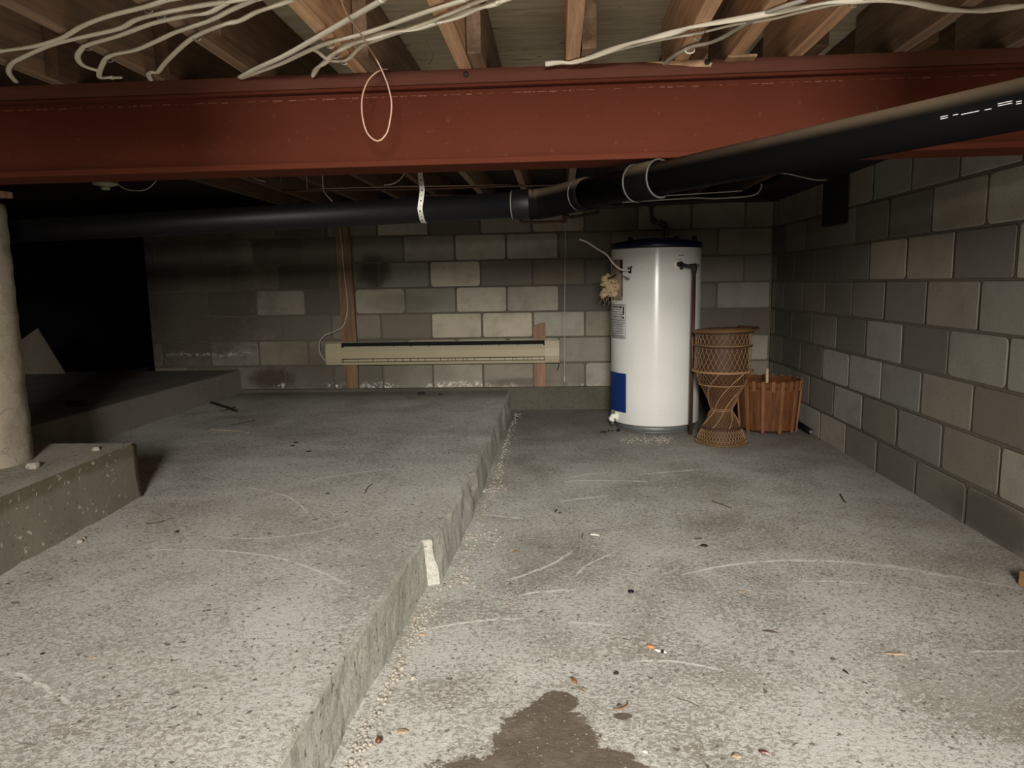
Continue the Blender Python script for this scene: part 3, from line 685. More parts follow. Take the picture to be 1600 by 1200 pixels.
b.build('warning_label', None, e)
# faint maker's line
b = mb(); a, z = cy_(1063,399)
for k in range(7): patch(b, a-.03+k*.018, a-.03+k*.018+.012, z-.003, z+.004, tr+.0012, 'ink_grey', .001, 2)
b.build('small_lettering', None, e)
# torn access opening with insulation
a1, z1 = cy_(973,406); _, z0 = cy_(974,469); a0 = -1.42
b = mb(); patch(b, a0, a1, z0, z1, tr+.0015, 'fluff_back'); patch(b, a1-.03, a1+.008, z0+.02, z1+.002, tr+.0026, 'cut'); patch(b, a1-.075, a1-.03, z1-.085, z1-.004, tr+.0028, 'black')
patch(b, a0, a1, z1-.002, z1+.003, tr+.0028, 'cut'); patch(b, a0+.3, a1, z0-.002, z0+.003, tr+.0028, 'cut')
b.build('access_opening', None, e)
b = mb(); rnd = random.Random(11)
a, zc = cy_(962,450); ctr = Vector((tx+(tr+.01)*math.sin(-1.15), ty-(tr+.01)*math.cos(-1.15), zc+.012))
for k in range(46):
    t = rnd.uniform(-1,1); u = rnd.uniform(-1,1)
    p = ctr+Vector((-.035*abs(t)-.012+.04*u, -.03*rnd.random(), -.075*t*rnd.uniform(.6,1)+.0))
    r = rnd.uniform(.012,.026); n = 7
    vs = []; m4 = Matrix.Translation(p) @ Matrix.Rotation(rnd.uniform(0,3),4,'Y') @ Matrix.Diagonal((1,1,rnd.uniform(.8,1.6),1))
    for i in range(5):
        th = math.pi*i/4
        for j in range(n):
            ph = 2*math.pi*j/n; rr = r*rnd.uniform(.7,1.25); vs.append(m4 @ Vector((rr*math.sin(th)*math.cos(ph), rr*math.sin(th)*math.sin(ph), rr*math.cos(th))))
    b.faces(vs, [(i*n+j, i*n+(j+1)%n, (i+1)*n+(j+1)%n, (i+1)*n+j) for i in range(4) for j in range(n)], 'fluff', True)
for k in range(120):       # loose fibres
    p = ctr+Vector((rnd.uniform(-.085,.03), rnd.uniform(-.04,0), rnd.uniform(-.10,.08))); d = Vector((rnd.uniform(-1,.3),rnd.uniform(-.5,.2),rnd.uniform(-1.4,.5)))*.028
    b.tube([p, p+d*.5+Vector((0,0,.003)), p+d], .0012, 3, 'fluff')
for (dx,dz,r) in ((.022,.035,.013),(.018,.0,.011),(.012,-.022,.010),(-.045,.068,.008),(-.02,.072,.008)):
    p = ctr+Vector((dx,-.045,dz)); b.lathe([(0,-r*1.4),(r*.8,-r*.6),(r*.7,r*.8),(0,r*1.4)], p.x, p.y, 7, 'black')
b.build('insulation_tuft', None, e)
# thermostat hole, loose wire, wire nut
a, z = cy_(984,422)
b = mb()
for (da,dz,r) in ((0,0,.013),(-.035,.014,.006),(.03,.018,.006),(.005,-.009,.012),(.055,.022,.004)):
    patch(b, a+da-r/tr, a+da+r/tr, z+dz-r*.9, z+dz+r*.9, tr+.0016, 'black')
b.build('wire_hole', None, e)
b = mb()
def near(px, py, y): return at(px, py, 1, y)
pts = [near(905,374,4.66),near(917,378,4.66),near(932,388,4.66),near(948,398,4.66),near(957,410,4.66),near(968,420,4.65),near(976,422,4.66),near(984,422,4.672)]
b.tube(pts, .0055, 7, 'cable', sub=5); b.build('loose_cable', None, e)
b = mb(); b.tube([near(950,434,4.64),near(958,432,4.63),near(963,428,4.63)], .004, 6, 'black', sub=4); b.tube([near(972,430,4.66),near(977,433,4.65),near(983,436,4.648)], [.003,.004,.007,.008], 6, 'steel', sub=4)
b.build('wire_tails', None, e)
# drain valve
a, z = cy_(963,655); p = Vector((tx+tr*math.sin(a), ty-tr*math.cos(a), .095)); nrm = Vector((math.sin(a),-math.cos(a),0))
m4 = Matrix.Translation(p) @ nrm.to_track_quat('Z','Y').to_matrix().to_4x4()
b = mb(); b.lathe([(0,0),(.034,0),(.034,.006),(.018,.010),(.015,.04),(.0,.04)], n=24, M4=m4)
b.lathe([(0,.032),(.024,.034),(.024,.05),(.012,.056),(0,.058)], n=8, M4=m4 @ Matrix.Rotation(.5,4,'X'))
b.build('drain_valve', 'plastic', e)
b = mb(); q = p+nrm*.03; b.tube([q,q+Vector((-.004,-.008,-.03)),q+Vector((-.002,-.016,-.055))], .010, 10, 'iron', sub=3); b.lathe([(0,0),(.012,0),(.012,.006),(0,.006)], q.x-.002, q.y-.018, 10, 'steel', M4=Matrix.Translation((0,0,q.z-.05))); b.build('drain_spout', None, e)
# relief valve with its discharge pipe
a, z = cy_(1060,413); p = Vector((tx+tr*math.sin(a), ty-tr*math.cos(a), z)); nrm = Vector((math.sin(a),-math.cos(a),0))
m4 = Matrix.Translation(p) @ nrm.to_track_quat('Z','Y').to_matrix().to_4x4()
b = mb(); b.lathe([(0,-.001),(.036,-.001),(.034,.003),(0,.004)], n=28, M4=m4); b.build('relief_valve_collar', 'plastic', e)
yy = 4.60
pe = at(1085,416,1,yy); pb = Vector((at(1079,683,1,yy).x, yy, .012))
b = mb(); b.tube([p+nrm*.0, p+nrm*.035], .016, 12); b.tube([p+nrm*.03, p+nrm*.045+Vector((0,0,-.03))], .010, 8)
b.tube([p+nrm*.03, Vector((pe.x-.045,yy,pe.z+.002)), Vector((pe.x,yy,pe.z+.003))], .0115, 10); b.tube([Vector((pe.x-.025,yy,pe.z)), Vector((pe.x+.012,yy,pe.z+.004))], .015, 10)
b.tube([Vector((pe.x,yy,pe.z+.012)), Vector((pe.x,yy,pe.z-.02)), Vector((pe.x,yy,pe.z-.045))], [.019,.017,.013], 12); b.build('relief_valve', 'iron', e)
b = mb(); b.tube([Vector((pe.x,yy,pe.z-.04)), pb], .0115, 12); b.build('discharge_pipe', 'copper', e)
b = mb(); b.tube([Vector((pe.x+.01,yy,pe.z+.004)), Vector((pe.x+.03,yy+.004,pe.z+.004))], .010, 10); b.build('test_lever', 'steel', e)

# ------------------------------------------------------------------ plumbing above the tank
yq = 4.9
b = mb(); P = lambda x,y,yy=yq: at(x,y,1,yy)
b.tube([P(1019,306),P(1018,318),P(1019,343),P(1024,347),P(1036,350),P(1041,355),P(1041,368)], .014, 10, 'iron', sub=4)
b.tube([P(1019,309),P(1018,324)], .022, 12, 'iron'); b.tube([P(1019,341),P(1023,347)], .020, 12, 'iron'); b.tube([P(1030,348),P(1041,352)], .022, 12, 'iron')
one('water_supply_pipe', b, None, 'dark bent supply pipe dropping into the top of the water heater', 'pipe')
b = mb(); p = P(1019,317,4.87); b.lathe([(0,0),(.007,0),(.007,.006),(0,.008)], n=12, m='heater_hi', M4=Matrix.Translation(p) @ Matrix.Rotation(math.radians(90),4,'X')); one('pipe_plug', b, None, 'small bright round plug on the supply pipe elbow over the water heater', 'plug')
b = mb(); b.tube([P(866,326,4.8),P(950,322,4.8),P(1019,318,4.85),P(1110,314,4.9),P(1200,310,5.0)], .016, 10, 'iron', sub=3); one('water_main_pipe', b, None, 'long dark horizontal pipe under the joists behind the water heater', 'pipe')
b = mb(); b.tube([P(812,343,4.7),P(818,347,4.7),P(850,347,4.7),P(880,346,4.7)], .008, 8, 'copper', sub=4); b.tube([P(812,336,4.7),P(812,345,4.7)], .008, 8, 'copper'); b.tube([P(881,328,4.7),P(881,349,4.7)], .009, 8, 'copper'); b.tube([P(885,328,4.7),P(885,347,4.7)], .006, 8, 'copper')
b.tube([P(881,330,4.7), Vector((P(881,330,4.7).x, 4.7, PLY))], .008, 8, 'copper'); one('copper_pipe', b, None, 'thin dark copper pipe with a dropped loop just right of the drain elbow', 'pipe')
b = mb(); b.tube([P(884,333,4.6),P(888,338,4.6),P(895,339,4.6),P(930,334,4.6),P(934,330,4.6),P(934,322,4.6)], .010, 8, 'iron', sub=4); b.tube([P(934,324,4.6), Vector((P(934,324,4.6).x, 4.6, PLY))], .009, 8, 'iron'); one('iron_pipe_loop', b, None, 'short U-shaped dark pipe loop hanging beside the white string', 'pipe')
# hanging string
b = mb(); x0 = P(883,345,5.2); b.tube([P(880,334,5.2),P(883,352,5.2),P(883,420,5.2),P(882,500,5.2),P(882,590,5.2)], .0026, 6, 'cable_dim', sub=4); b.tube([P(880,337,5.2),P(884,358,5.2)], .005, 6, 'cable_dim'); b.tube([P(882,588,5.2),P(882,597,5.2)], .0065, 8, 'cable_dim')
b.tube([P(880,335,5.2), Vector((P(880,335,5.2).x, 5.2, PLY))], .0022, 6, 'cable_dim'); one('hanging_string', b, None, 'thin white string hanging straight down in front of the block wall beside the heater', 'string')
# cable down the tall board
b = mb(); yy = D-.050
pts = [P(530,356,yy),P(534,385,yy),P(537,420,yy),P(541,455,yy),P(543,480,yy),P(540,500,yy),P(534,512,yy),P(520,519,yy),P(508,524,yy),P(500,533,yy),P(499,546,yy),P(503,557,yy),P(511,566,yy)]
b.tube(pts, .0052, 7, 'cable_dim', sub=5); one('heater_cable', b, None, 'grey-white cable running down the tall board and curling into the heater end', 'cable')
b = mb(); b.tube([P(873,567,D-.06),P(873,573,D-.04),P(870,579,D-.02)], .003, 5, 'black', sub=3); one('wire_stub', b, None, 'small dark bent wire stub below the heater end by the string', 'wire')

# ------------------------------------------------------------------ black drain pipe
B_ = Vector((-.075,2.50,1.268)); _p = at(300,347,1,2.615); A = B_+(_p-B_)*((-3.6+.075)/(_p.x-B_.x)); B2 = Vector((.07,2.36,1.277)); C3 = Vector((1.18,.92,1.309))
pr_ = .044
e = empty('drain_pipe', tuple(B_), 'long black plastic drain pipe crossing the room and passing under the red beam', 'pipe')
b = mb(); b.tube([A, B_+Vector((.01,0,0))], pr_, 32); b.build('straight_pipe', 'abs', e)
b = mb(); d = (C3-B2).normalized(); b.tube([B_+Vector((-.02,0,-.001)), B_+Vector((.03,-.005,.001)), B_+Vector((.09,-.06,.006)), B2+d*.04], pr_+.007, 28, sub=8); b.build('elbow', 'abs_dusty', e)
b = mb(); b.tube([B2, C3], pr_+.001, 32); b.build('sloping_pipe', 'abs_dusty', e)
b = mb(); du = (B_-A).normalized(); b.tube([B_-du*.075, B_-du*.0], pr_+.0065, 32); b.build('coupling', 'abs', e, .001)
for t in (.40,):
    q = B2+(C3-B2)*t*.8; 
q1 = at(975,288,1,2.08); tt = (q1-B2).dot(d)
b = mb(); b.tube([B2+d*(tt-.03), B2+d*(tt+.06)], pr_+.009, 32); b.build('coupling', 'abs_dusty', e, .001)
# bright rims of hub and clamps
def clamp(center, dirv, r, th, m, name, a0=0, a1=2*math.pi, wd=1.0):
    b = mb(); m4 = Matrix.Translation(center) @ dirv.to_track_quat('Z','Y').to_matrix().to_4x4()
    b.ring((0,0,0), r, th, 40, 6, m, a0=a0, a1=a1, M4=m4); return b
clamp(B_-du*.078, du, pr_+.003, .0022, None, '').build('glue_ring', plain('dried_glue', (.12,.12,.11), .5, bump=0), e)
glo = plain('pale_glue_smear', (.07,.07,.068), .5, bump=0)
b = clamp(B2+d*.005, d, pr_+.0055, .0018, None, ''); b.build('hub_rim', glo, e)
b = clamp(B2+d*(tt-.032), d, pr_+.008, .0035, None, ''); b.build('band_clamp', glo, e)
b = clamp(B2+d*(tt+.062), d, pr_+.008, .0028, None, ''); b.build('wire_tie', glo, e)
# manufacturer's line printed along the near end of the pipe
b = mb(); up_ = Vector((0,0,1)); sd = d.cross(up_).normalized(); vv = -fw
face = (EYEV-(B2+d*1.0)); face = (face-d*face.dot(d)).normalized()
rnd = random.Random(3); s0 = (at(1438,183,1,1.4)-B2).dot(d); s1 = s0+.5; s_ = s0
nf = (face*math.cos(-.12)+d.cross(face)*math.sin(-.12)).normalized(); tf = d.cross(nf)
while s_ < s1:
    l = rnd.uniform(.008,.03); off = rnd.uniform(-.002,.002); c0 = B2+d*s_+nf*(pr_+.0014)+tf*off
    for k in range(2):
        o_ = tf*(.0012 if k else -.0024)
        b.faces([c0+o_, c0+d*l+o_, c0+d*l+o_+tf*.0014, c0+o_+tf*.0014, c0+o_-nf*.001, c0+d*l+o_-nf*.001, c0+d*l+o_+tf*.0014-nf*.001, c0+o_+tf*.0014-nf*.001], [(0,1,2,3),(4,5,6,7),(0,1,5,4),(2,3,7,6)]) if rnd.random() < .8 else None
    s_ += l+rnd.uniform(.003,.012)
b.build('printed_line', plain('white_pipe_print', (.5,.5,.5), .6, bump=0), e)
# perforated strap
e2x = at(657,345,1,2.46).x; pc = A+(B_-A)*((e2x-A.x)/(B_.x-A.x))
b = mb(); n = 22; wd = .0085; path = []
zt_ = 1.60; R = pr_+.0022
xt = at(650,268,1,2.44).x
path.append((Vector((xt,pc.y-.02,TOP))));  path.append(Vector((xt+.004,pc.y-R+.004,pc.z+.11)))
path.append(Vector((xt+.010,pc.y-R,pc.z+.06)))
for i in range(13):
    a = math.radians(10+190*i/12); path.append(Vector((pc.x-.006+.012*i/12, pc.y-R*math.cos(a-.17) , pc.z-R*math.sin(a-.17))))
vs = []
for i, p in enumerate(path):
    t = (path[min(i+1,len(path)-1)]-path[max(i-1,0)]).normalized(); sdv = Vector((1,0,0)); nn_ = t.cross(sdv).normalized()
    for sx, sy in ((-wd,0),(wd,0),(wd,.0014),(-wd,.0014)): vs.append(p+sdv*sx-nn_*sy)
fs = [(i*4+k, i*4+(k+1)%4, (i+1)*4+(k+1)%4, (i+1)*4+k) for i in range(len(path)-1) for k in range(4)]
b.faces(vs, fs, 'galv')
# punched holes
acc = 0
for i in range(len(path)-1):
    p, q = path[i], path[i+1]; l = (q-p).length; t = (q-p).normalized(); nn_ = t.cross(Vector((1,0,0))).normalized(); s_ = (.0175-acc % .0175)
    if i > 7: break
    while s_ < l:
        c = p+t*s_; big = int((acc+s_)/.0175) % 2 == 0; r = .0030 if big else .0017
        for sg in (-1,1):
            vs = [c+nn_*.0018*sg+(Vector((1,0,0))*math.cos(2*math.pi*k/10)+t*math.sin(2*math.pi*k/10))*r for k in range(10)]
            b.faces(vs, [tuple(range(10))], 'black')
        s_ += .0175
    acc += l
one('pipe_strap', b, None, 'perforated metal strap hanging the black drain pipe behind the beam', 'strap')
# thin lines under the rear joists
def wire(name, px, y, r, m, lab, cat='wire', sub=5, ax=1, group=None):
    b = mb(); pts = [at(p[0],p[1],ax,p[2] if len(p) > 2 else y) for p in px]
    b.tube([Vector((pts[0].x, pts[0].y, PLY)), pts[0]+Vector((0,0,.004))], r*.8, 6, m)      # the end goes up to the sheathing
    b.tube(pts, r, 6, m, sub=sub); return one(name, b, None, lab, cat, group)
wire('copper_line', [(440,298),(655,295),(800,290.5),(910,289)], 3.4, .005, 'copper', 'upper thin copper line strung under the joists behind the beam', 'pipe')
wire('copper_line', [(480,296),(560,293),(655,291),(800,289)], 3.5, .003, 'wire_brown', 'thin brown wire strung beside the copper line behind the beam', 'wire')
wire('copper_line', [(655,305),(730,305),(800,303)], 3.3, .004, 'copper', 'short lower copper line just above the black drain pipe', 'pipe')
wire('hanging_wire', [(342,262,3.2),(352,271,3.2),(375,269,3.1),(400,280,3.0),(415,284,3.0)], 3, .0022, 'cable_dim', 'short pale wire end dropping below the beam above the drain pipe')
wire('hanging_wire', [(505,297),(511,306),(518,313),(523,320)], 3.3, .0028, 'cable_dim', 'broken pale wire slanting down behind the drain pipe')
wire('hanging_wire', [(628,258),(632,268),(626,279),(614,287),(600,289)], 3.2, .0028, 'cable_dim', 'curved wire hook hanging beside the metal strap')
wire('hanging_wire', [(212,272),(225,278),(240,277),(248,270)], 3.0, .0018, 'cable_dim', 'upper short wire curl beside the dark lamp holder')
wire('hanging_wire', [(182,286),(195,295),(212,298),(228,296),(240,287),(247,275)], 3.0, .0022, 'cable_dim', 'long wire curl sagging from the dark lamp holder')
wire('hanging_wire', [(1018,305),(1040,302),(1065,296),(1092,289),(1100,287)], 3.6, .0035, 'cable_dim', 'pale wire rising towards the sloping pipe above the water heater')
wire('hanging_wire', [(1012,307),(1050,305),(1100,302),(1160,298)], 3.8, .0028, 'cable_dim', 'middle dim wire of the three above the water heater')
wire('hanging_wire', [(972,316),(1020,313),(1080,309.5),(1120,310),(1165,307),(1182,303),(1189,294),(1190,287)], 4.4, .005, 'cable_dim', 'lowest pale cable above the water heater, turning up at its end')
wire('hanging_wire', [(1192,273),(1225,271),(1250,276),(1275,281),(1292,281)], 4.1, .0035, 'cable_dim', 'pale wire running into the black duct drop by the side wall')
# lamp holder
p = at(164,287,1,3.1)
e = empty('lamp_holder', (p.x,p.y,p.z), 'dark bare ceiling lamp holder hanging behind the unlit end of the beam', 'lamp holder')
b = mb(); b.lathe([(0,p.z+.004),(.048,p.z+.004),(.052,p.z-.004),(.030,p.z-.010),(0,p.z-.010)], p.x, p.y, 24); b.build('holder_plate', plain('aged_porcelain', (.35,.33,.24), .5, bump=0), e)
b = mb(); b.lathe([(0,p.z-.010),(.020,p.z-.010),(.017,p.z-.026),(0,p.z-.028)], p.x, p.y, 18); b.build('socket', plain('aged_brass', (.35,.33,.22), .5, bump=0), e)
b = mb(); b.box((p.x-.05,p.y-.05,p.z+.0045),(p.x+.05,p.y+.05,TOP-.0005)); b.build('junction_box', 'black', e)

# ------------------------------------------------------------------ black duct at the side wall
b = mb(); b.mats = ['black']
xx = W-.012
p1, p2, p3, p4 = at(1293,347,0,xx), at(1323,349,0,xx), at(1325,258,0,xx), at(1292,262,0,xx)
b.box((xx-.035,p2.y,min(p1.z,p2.z)),(xx,p1.y,TOP-.001))
e = empty('black_duct', (xx-.05,(p1.y+p2.y)/2,p1.z), 'matt black square duct dropping from the joists against the side block wall', 'duct')
b.build('duct_drop', None, e, .004)
b = mb(); b.prism([(1.30,4.6),(1.30,3.9),(xx,3.52),(xx,5.6),(1.35,5.6)], 1.572, TOP-.001); b.build('duct_head', 'black', e)
b = mb(); b.box((xx-.04,p1.y-.01,p1.z-.005),(xx-.01,p1.y+.05,p1.z+.004)); b.build('bent_lip', 'steel', e)

# ------------------------------------------------------------------ cables under the front joists
ZC = TOP-.007
def cable(px, lab, r=.0036, flat=2.0, m='cable', z=ZC, tail=None, twist=0, name='electrical_cable', group='white cables stapled under the joists'):
    pts = [at(x,y,2,z) for x,y in px]
    for i, p in enumerate(pts): p.z += .0015*math.sin(i*2.1)
    dv = pts[-1]-pts[-2]; dv.z = 0; dv.normalize(); k = 1.3
    if pts[-1].x+dv.x*k > W-.03: k = max(.0, (W-.03-pts[-1].x)/dv.x)
    if k > .05: pts += [pts[-1]+dv*k*.5, pts[-1]+dv*k]
    if px[0][0] < 0: pts = [pts[0]+(pts[0]-pts[1]).normalized()*.9]+pts
    b = mb(); b.tube(pts, r, 8, m, flat=flat, side=(1,0,0) if not twist else None, sub=8, twist=twist)
    return one(name, b, None, lab, 'cable', group)
cable([(-30,87),(0,81),(50,72),(95,60),(130,41),(170,24),(225,11),(262,1),(310,-12)], 'uppermost cable of the fan in the dark corner')
cable([(25,128),(14,114),(18,99),(35,90),(75,73),(120,59),(185,45),(212,32),(250,20),(300,11),(350,4),(400,-6)], 'second cable of the fan, hooked back at its far end')
cable([(158,112),(130,103),(121,88),(128,76),(140,70),(185,55),(237,37),(290,26),(325,19),(352,6),(385,-10)], 'third cable of the fan, curling round at the double staple')
cable([(190,121),(170,122),(155,119),(160,101),(172,88),(212,77),(245,64),(275,51),(325,32),(362,15),(400,0),(430,-14)], 'fourth cable of the fan, ending in a broad bend at a shiny staple')
cable([(236,125),(232,117),(236,112),(246,113),(254,104),(264,91),(287,70),(310,55),(350,37),(375,32),(400,20),(430,8),(455,0),(480,-12)], 'wavy lowest cable of the fan, ending in a kink just above the beam')
cable([(375,121),(400,108),(445,86),(505,53),(550,28),(595,0),(620,-16)], 'thick cable sweeping steeply up from the beam top over the knotty joist', .0048, 1.8)
cable([(376,122),(400,114.5),(440,98),(480,80),(515,67),(560,54),(600,42),(662,21),(722,0),(765,-16)], 'thick cable stapled across the knotty joist, gently rising', .0042, 1.9)
cable([(488,118),(497,106),(508,96),(524,82),(542,72),(572,60),(610,51),(640,46),(675,37),(712,26),(750,13),(778,2),(815,-12)], 'twisted cable pair passing over the wire loop', .0050, 1.5, twist=.22)
cable([(484,76),(497,82),(508,90),(518,95),(532,96),(541,93),(550,87),(565,73),(590,61),(637,46),(675,33),(700,21),(731,9),(765,-3)], 'cable branching from the twisted pair in a smooth hook under the knotty joist', .0038, 1.5)
cable([(852,100),(875,98.5),(900,96),(950,80),(985,69),(1025,57),(1060,49),(1087,42),(1175,25),(1250,12),(1300,3),(1335,0),(1380,1),(1425,5),(1475,13),(1525,17),(1570,13),(1620,5)], 'long twisted cable over the beam, sagging beyond the last stapled joist', .0046, 1.6, twist=.15)
cable([(880,100),(950,83),(1025,63),(1090,52),(1150,39),(1200,30),(1250,19),(1300,9),(1335,2),(1375,-8)], 'thin cable running close below the long twisted cable', .0030, 1.6)
cable([(1038,100),(1048,92),(1060,83),(1081,73),(1107,68),(1128,58),(1150,46),(1190,25),(1223,10),(1256,0),(1295,-16)], 'grey-white cable crossing the other two and ending at a white staple', .0044, 1.7, m='cable_dim')
# cable tails going over the beam plank
def wire3(name, px, r, m, lab, ax, z, cat='wire'):
    b = mb(); b.tube([at(x,y,ax,z) for x,y in px], r, 8, m, sub=8); return one(name, b, None, lab, cat)
b = mb()
pts = [at(533,-8,2,TOP-.02), at(534,2,2,TOP-.02), at(542,22,2,TOP-.02), at(559,46,2,TOP-.018), at(575,72,2,TOP-.018)]
pts += [at(x,y,1,yy) for x,y,yy in ((585,88,1.93),(593,102,1.95),(601,120,1.96),(607,137,1.96),(612,165,1.96),(607,200,1.96),(600,214,1.96),(591,220,1.96),(581,216,1.96),(572,204,1.96),(566,180,1.96),(566,152,1.97),(573,130,1.98),(582,118,1.99),(592,111,2.0),(600,108,2.04),(606,108,2.07))]
b.tube(pts, .0021, 8, 'wire_pink', sub=8)
one('hanging_wire_loop', b, None, 'thin salmon wire hanging in a long open loop in front of the red beam', 'wire')
b = mb(); b.tube([at(x,y,2,1.63) for x,y in ((657,46),(664,58),(671,72),(676,84),(675,93),(670,101))], .0014, 5, 'wire_brown', sub=6); one('hair_thin_wire', b, None, 'hair-thin brown wire drooping from the plywood next to the wire loop', 'wire')
# staples
st = [(232,9),(251,19),(138,69),(171,88),(307,54),(516,66),(524,82),(538,92),(686,27),(1096,43),(1090,53),(1334,1)]
slab_ = 'small metal staple pinning a white cable to the underside of a joist'
def staple(px, py, m='staple', sc=1.0):
    p = at(px,py,2,TOP-.001); b = mb(); r = .009*sc
    b.tube([p+Vector((-r,0,.0)), p+Vector((-r,0,-.011*sc)), p+Vector((-r*.5,0,-.014*sc)), p+Vector((r*.5,0,-.014*sc)), p+Vector((r,0,-.011*sc)), p+Vector((r,0,0))], .0014*sc, 6, m)
    return b
s0 = None
sl = ['uppermost cable of the fan','second cable of the fan','third cable of the fan','broadly bent fourth cable of the fan','wavy lowest cable of the fan','thick gently rising cable on the knotty joist',
      'twisted pair on the knotty joist','smooth hook of the branching cable','twisted pair on the orange-brown joist','long twisted cable on the reddish joist','thin cable on the reddish joist','two cables at the top edge of the picture']
for (px,py), w_ in zip(st, sl): one('cable_staple', staple(px,py), None, 'small metal staple holding the '+w_, 'staple', 'cable staples under the joists')
one('cable_staple', staple(1078,72,'plastic',1.25), None, 'bright white plastic staple holding the grey-white cable on the reddish joist', 'staple')

# ------------------------------------------------------------------ wicker stand
wx, wy = 1.005, 4.43
e = empty('wicker_plant_stand', (wx,wy,0), 'brown hourglass-shaped wicker stand beside the water heater', 'plant stand')
def weave(b, prof, n, twist, r, m, cross=True, off=0.0, seg=10):
    """slanting stakes on a surface of revolution given by (radius, height) stations"""
    for sgn in ((1,-1) if cross else (1,)):
        for i in range(n):
            pts = []
            for k in range(seg+1):
                t = k/seg; f = t*(len(prof)-1); j = min(int(f), len(prof)-2); q = f-j
                R = prof[j][0]*(1-q)+prof[j+1][0]*q; z = prof[j][1]*(1-q)+prof[j+1][1]*q
                a = 2*math.pi*i/n+sgn*twist*t+off; pts.append(Vector((wx+R*math.cos(a), wy+R*math.sin(a), z)))
            b.tube(pts, r, 4, m, cap=False)
def shade_shell(b, prof, m): b.lathe(prof, wx, wy, 56, m)  # dark inner surface, paints shade into the gaps of the weave
b = mb(); weave(b, [(.158,.006),(.138,.05),(.116,.098)], 44, .32, .0017, 'wicker_lt'); shade_shell(b, [(.146,.004),(.108,.098)], 'wicker_dk')
for z, R in ((.006,.158),(.030,.149)): b.ring((wx,wy,z), R, .0045, 56, 6, 'wicker')
b.ring((wx,wy,.098), .117, .008, 56, 8, 'wicker_dk'); b.build('woven_foot', None, e)
b = mb()
prof = [(.116,.10),(.098,.13),(.078,.165),(.062,.205)]; shade_shell(b, [(r-.005,z) for r,z in prof], 'wicker_dk'); weave(b, prof, 34, .9, .0026, 'wicker', False); weave(b, prof[:3], 50, .25, .0014, 'wicker_dk')
prof = [(.062,.205),(.078,.25),(.108,.315),(.136,.365)]; shade_shell(b, [(r-.005,z) for r,z in prof], 'wicker_dk'); weave(b, prof, 34, .9, .0026, 'wicker', False)
b.build('twisted_waist', None, e)
b = mb(); weave(b, [(.116,.10),(.062,.207),(.110,.32),(.172,.445)], 7, 2.2, .0042, 'wicker_lt', False, .4, 24)
for z in (.203,.213): b.ring((wx,wy,z), .0655, .0035, 40, 6, 'wicker_lt')
b.build('wrapping_reeds', None, e)
b = mb(); weave(b, [(.136,.365),(.154,.405),(.170,.445)], 34, .30, .0016, 'wicker'); shade_shell(b, [(.118,.365),(.150,.445)], 'wicker_dk')
b.ring((wx,wy,.366), .139, .0045, 56, 6, 'wicker_lt'); b.build('flared_bowl', None, e)
b = mb(); b.ring((wx,wy,.450), .176, .0085, 64, 10, 'wicker_lt'); b.build('middle_hoop', None, e)
b = mb(); prof = [(.172,.455),(.168,.52),(.166,.60)]; weave(b, prof, 34, .42, .0016, 'wicker_lt'); shade_shell(b, [(.150,.455),(.148,.60)], 'wicker_dk')
prof = [(.166,.605),(.166,.685)]; weave(b, prof, 34, .26, .0016, 'wicker_lt'); shade_shell(b, [(.150,.60),(.150,.685)], 'wicker_dk')
b.ring((wx,wy,.602), .169, .0045, 56, 8, 'wicker_dk'); b.ring((wx,wy,.609), .169, .0026, 56, 6, 'wicker_lt')
b.build('upper_basket', None, e)
tl = Matrix.Translation((wx,wy,.692)) @ Matrix.Rotation(math.radians(-2),4,'X') @ Matrix.Rotation(math.radians(-1),4,'Y')
b = mb(); b.ring((0,0,0), .178, .0055, 64, 8, 'wicker', M4=tl); b.ring((0,0,-.010), .174, .005, 64, 8, 'wicker_dk', M4=tl)
b.ring((.0,.045,.008), .135, .004, 64, 8, 'wicker_lt', M4=tl, ry=.10)
b.lathe([(.176,0),(.165,.012),(.120,.018),(0,.020)], n=56, m='wicker', M4=tl)
b.tube([tl @ Vector((.10,-.10,.004)), tl @ Vector((.185,-.02,.006)), tl @ Vector((.205,.02,.012)), tl @ Vector((.12,.13,.02))], .007, 8, 'wicker_dk', sub=5)
b.build('top_rim', None, e)

# ------------------------------------------------------------------ stave bucket
bx, by = 1.385, 4.78
e = empty('wooden_planter', (bx,by,0), 'orange-brown round planter made of upright wooden slats, in the corner', 'planter')
b = mb(); b.lathe([(0,.035),(.166,.035),(.192,.33),(.185,.33),(.160,.045),(0,.045)], bx, by, 48, 'stave'); b.build('inner_tub', None, e)
def stave(b, a, w, z0, z1, r0, r1, th, m):
    m4 = Matrix.Translation((bx,by,0)) @ Matrix.Rotation(a,4,'Z')
    vs = []
    for (z, r) in ((z0,r0),(z1,r1)):
        ww = w*(.5 if z == z0 else .56)
        for (u, v) in ((-ww,r),(ww,r),(ww,r+th),(-ww,r+th)): vs.append(m4 @ Vector((u,-v,z)))
    b.faces(vs, [(0,1,2,3),(4,5,6,7),(0,1,5,4),(1,2,6,5),(2,3,7,6),(3,0,4,7)], m)
b = mb(); n = 22; rnd = random.Random(6)
for i in range(n): stave(b, 2*math.pi*i/n, .050, .022+rnd.uniform(0,.008), .335, .168, .193, .008, 'stave')
b.build('wide_slats', None, e)
b = mb()
for i in range(n):
    a = 2*math.pi*(i+.5)/n
    if i % 2 == 0: stave(b, a, .020, rnd.choice((.0,.012,.012)), .352, .175, .203, .010, 'stave_hi')
    else: stave(b, a, .020, .285, .352, .198, .203, .010, 'stave_hi')
b.build('narrow_slats', None, e)
b = mb(); b.lathe([(.190,.30),(.199,.30),(.202,.345),(.193,.345)], bx, by, 48, 'stave', close=True); b.build('rim_band', None, e)
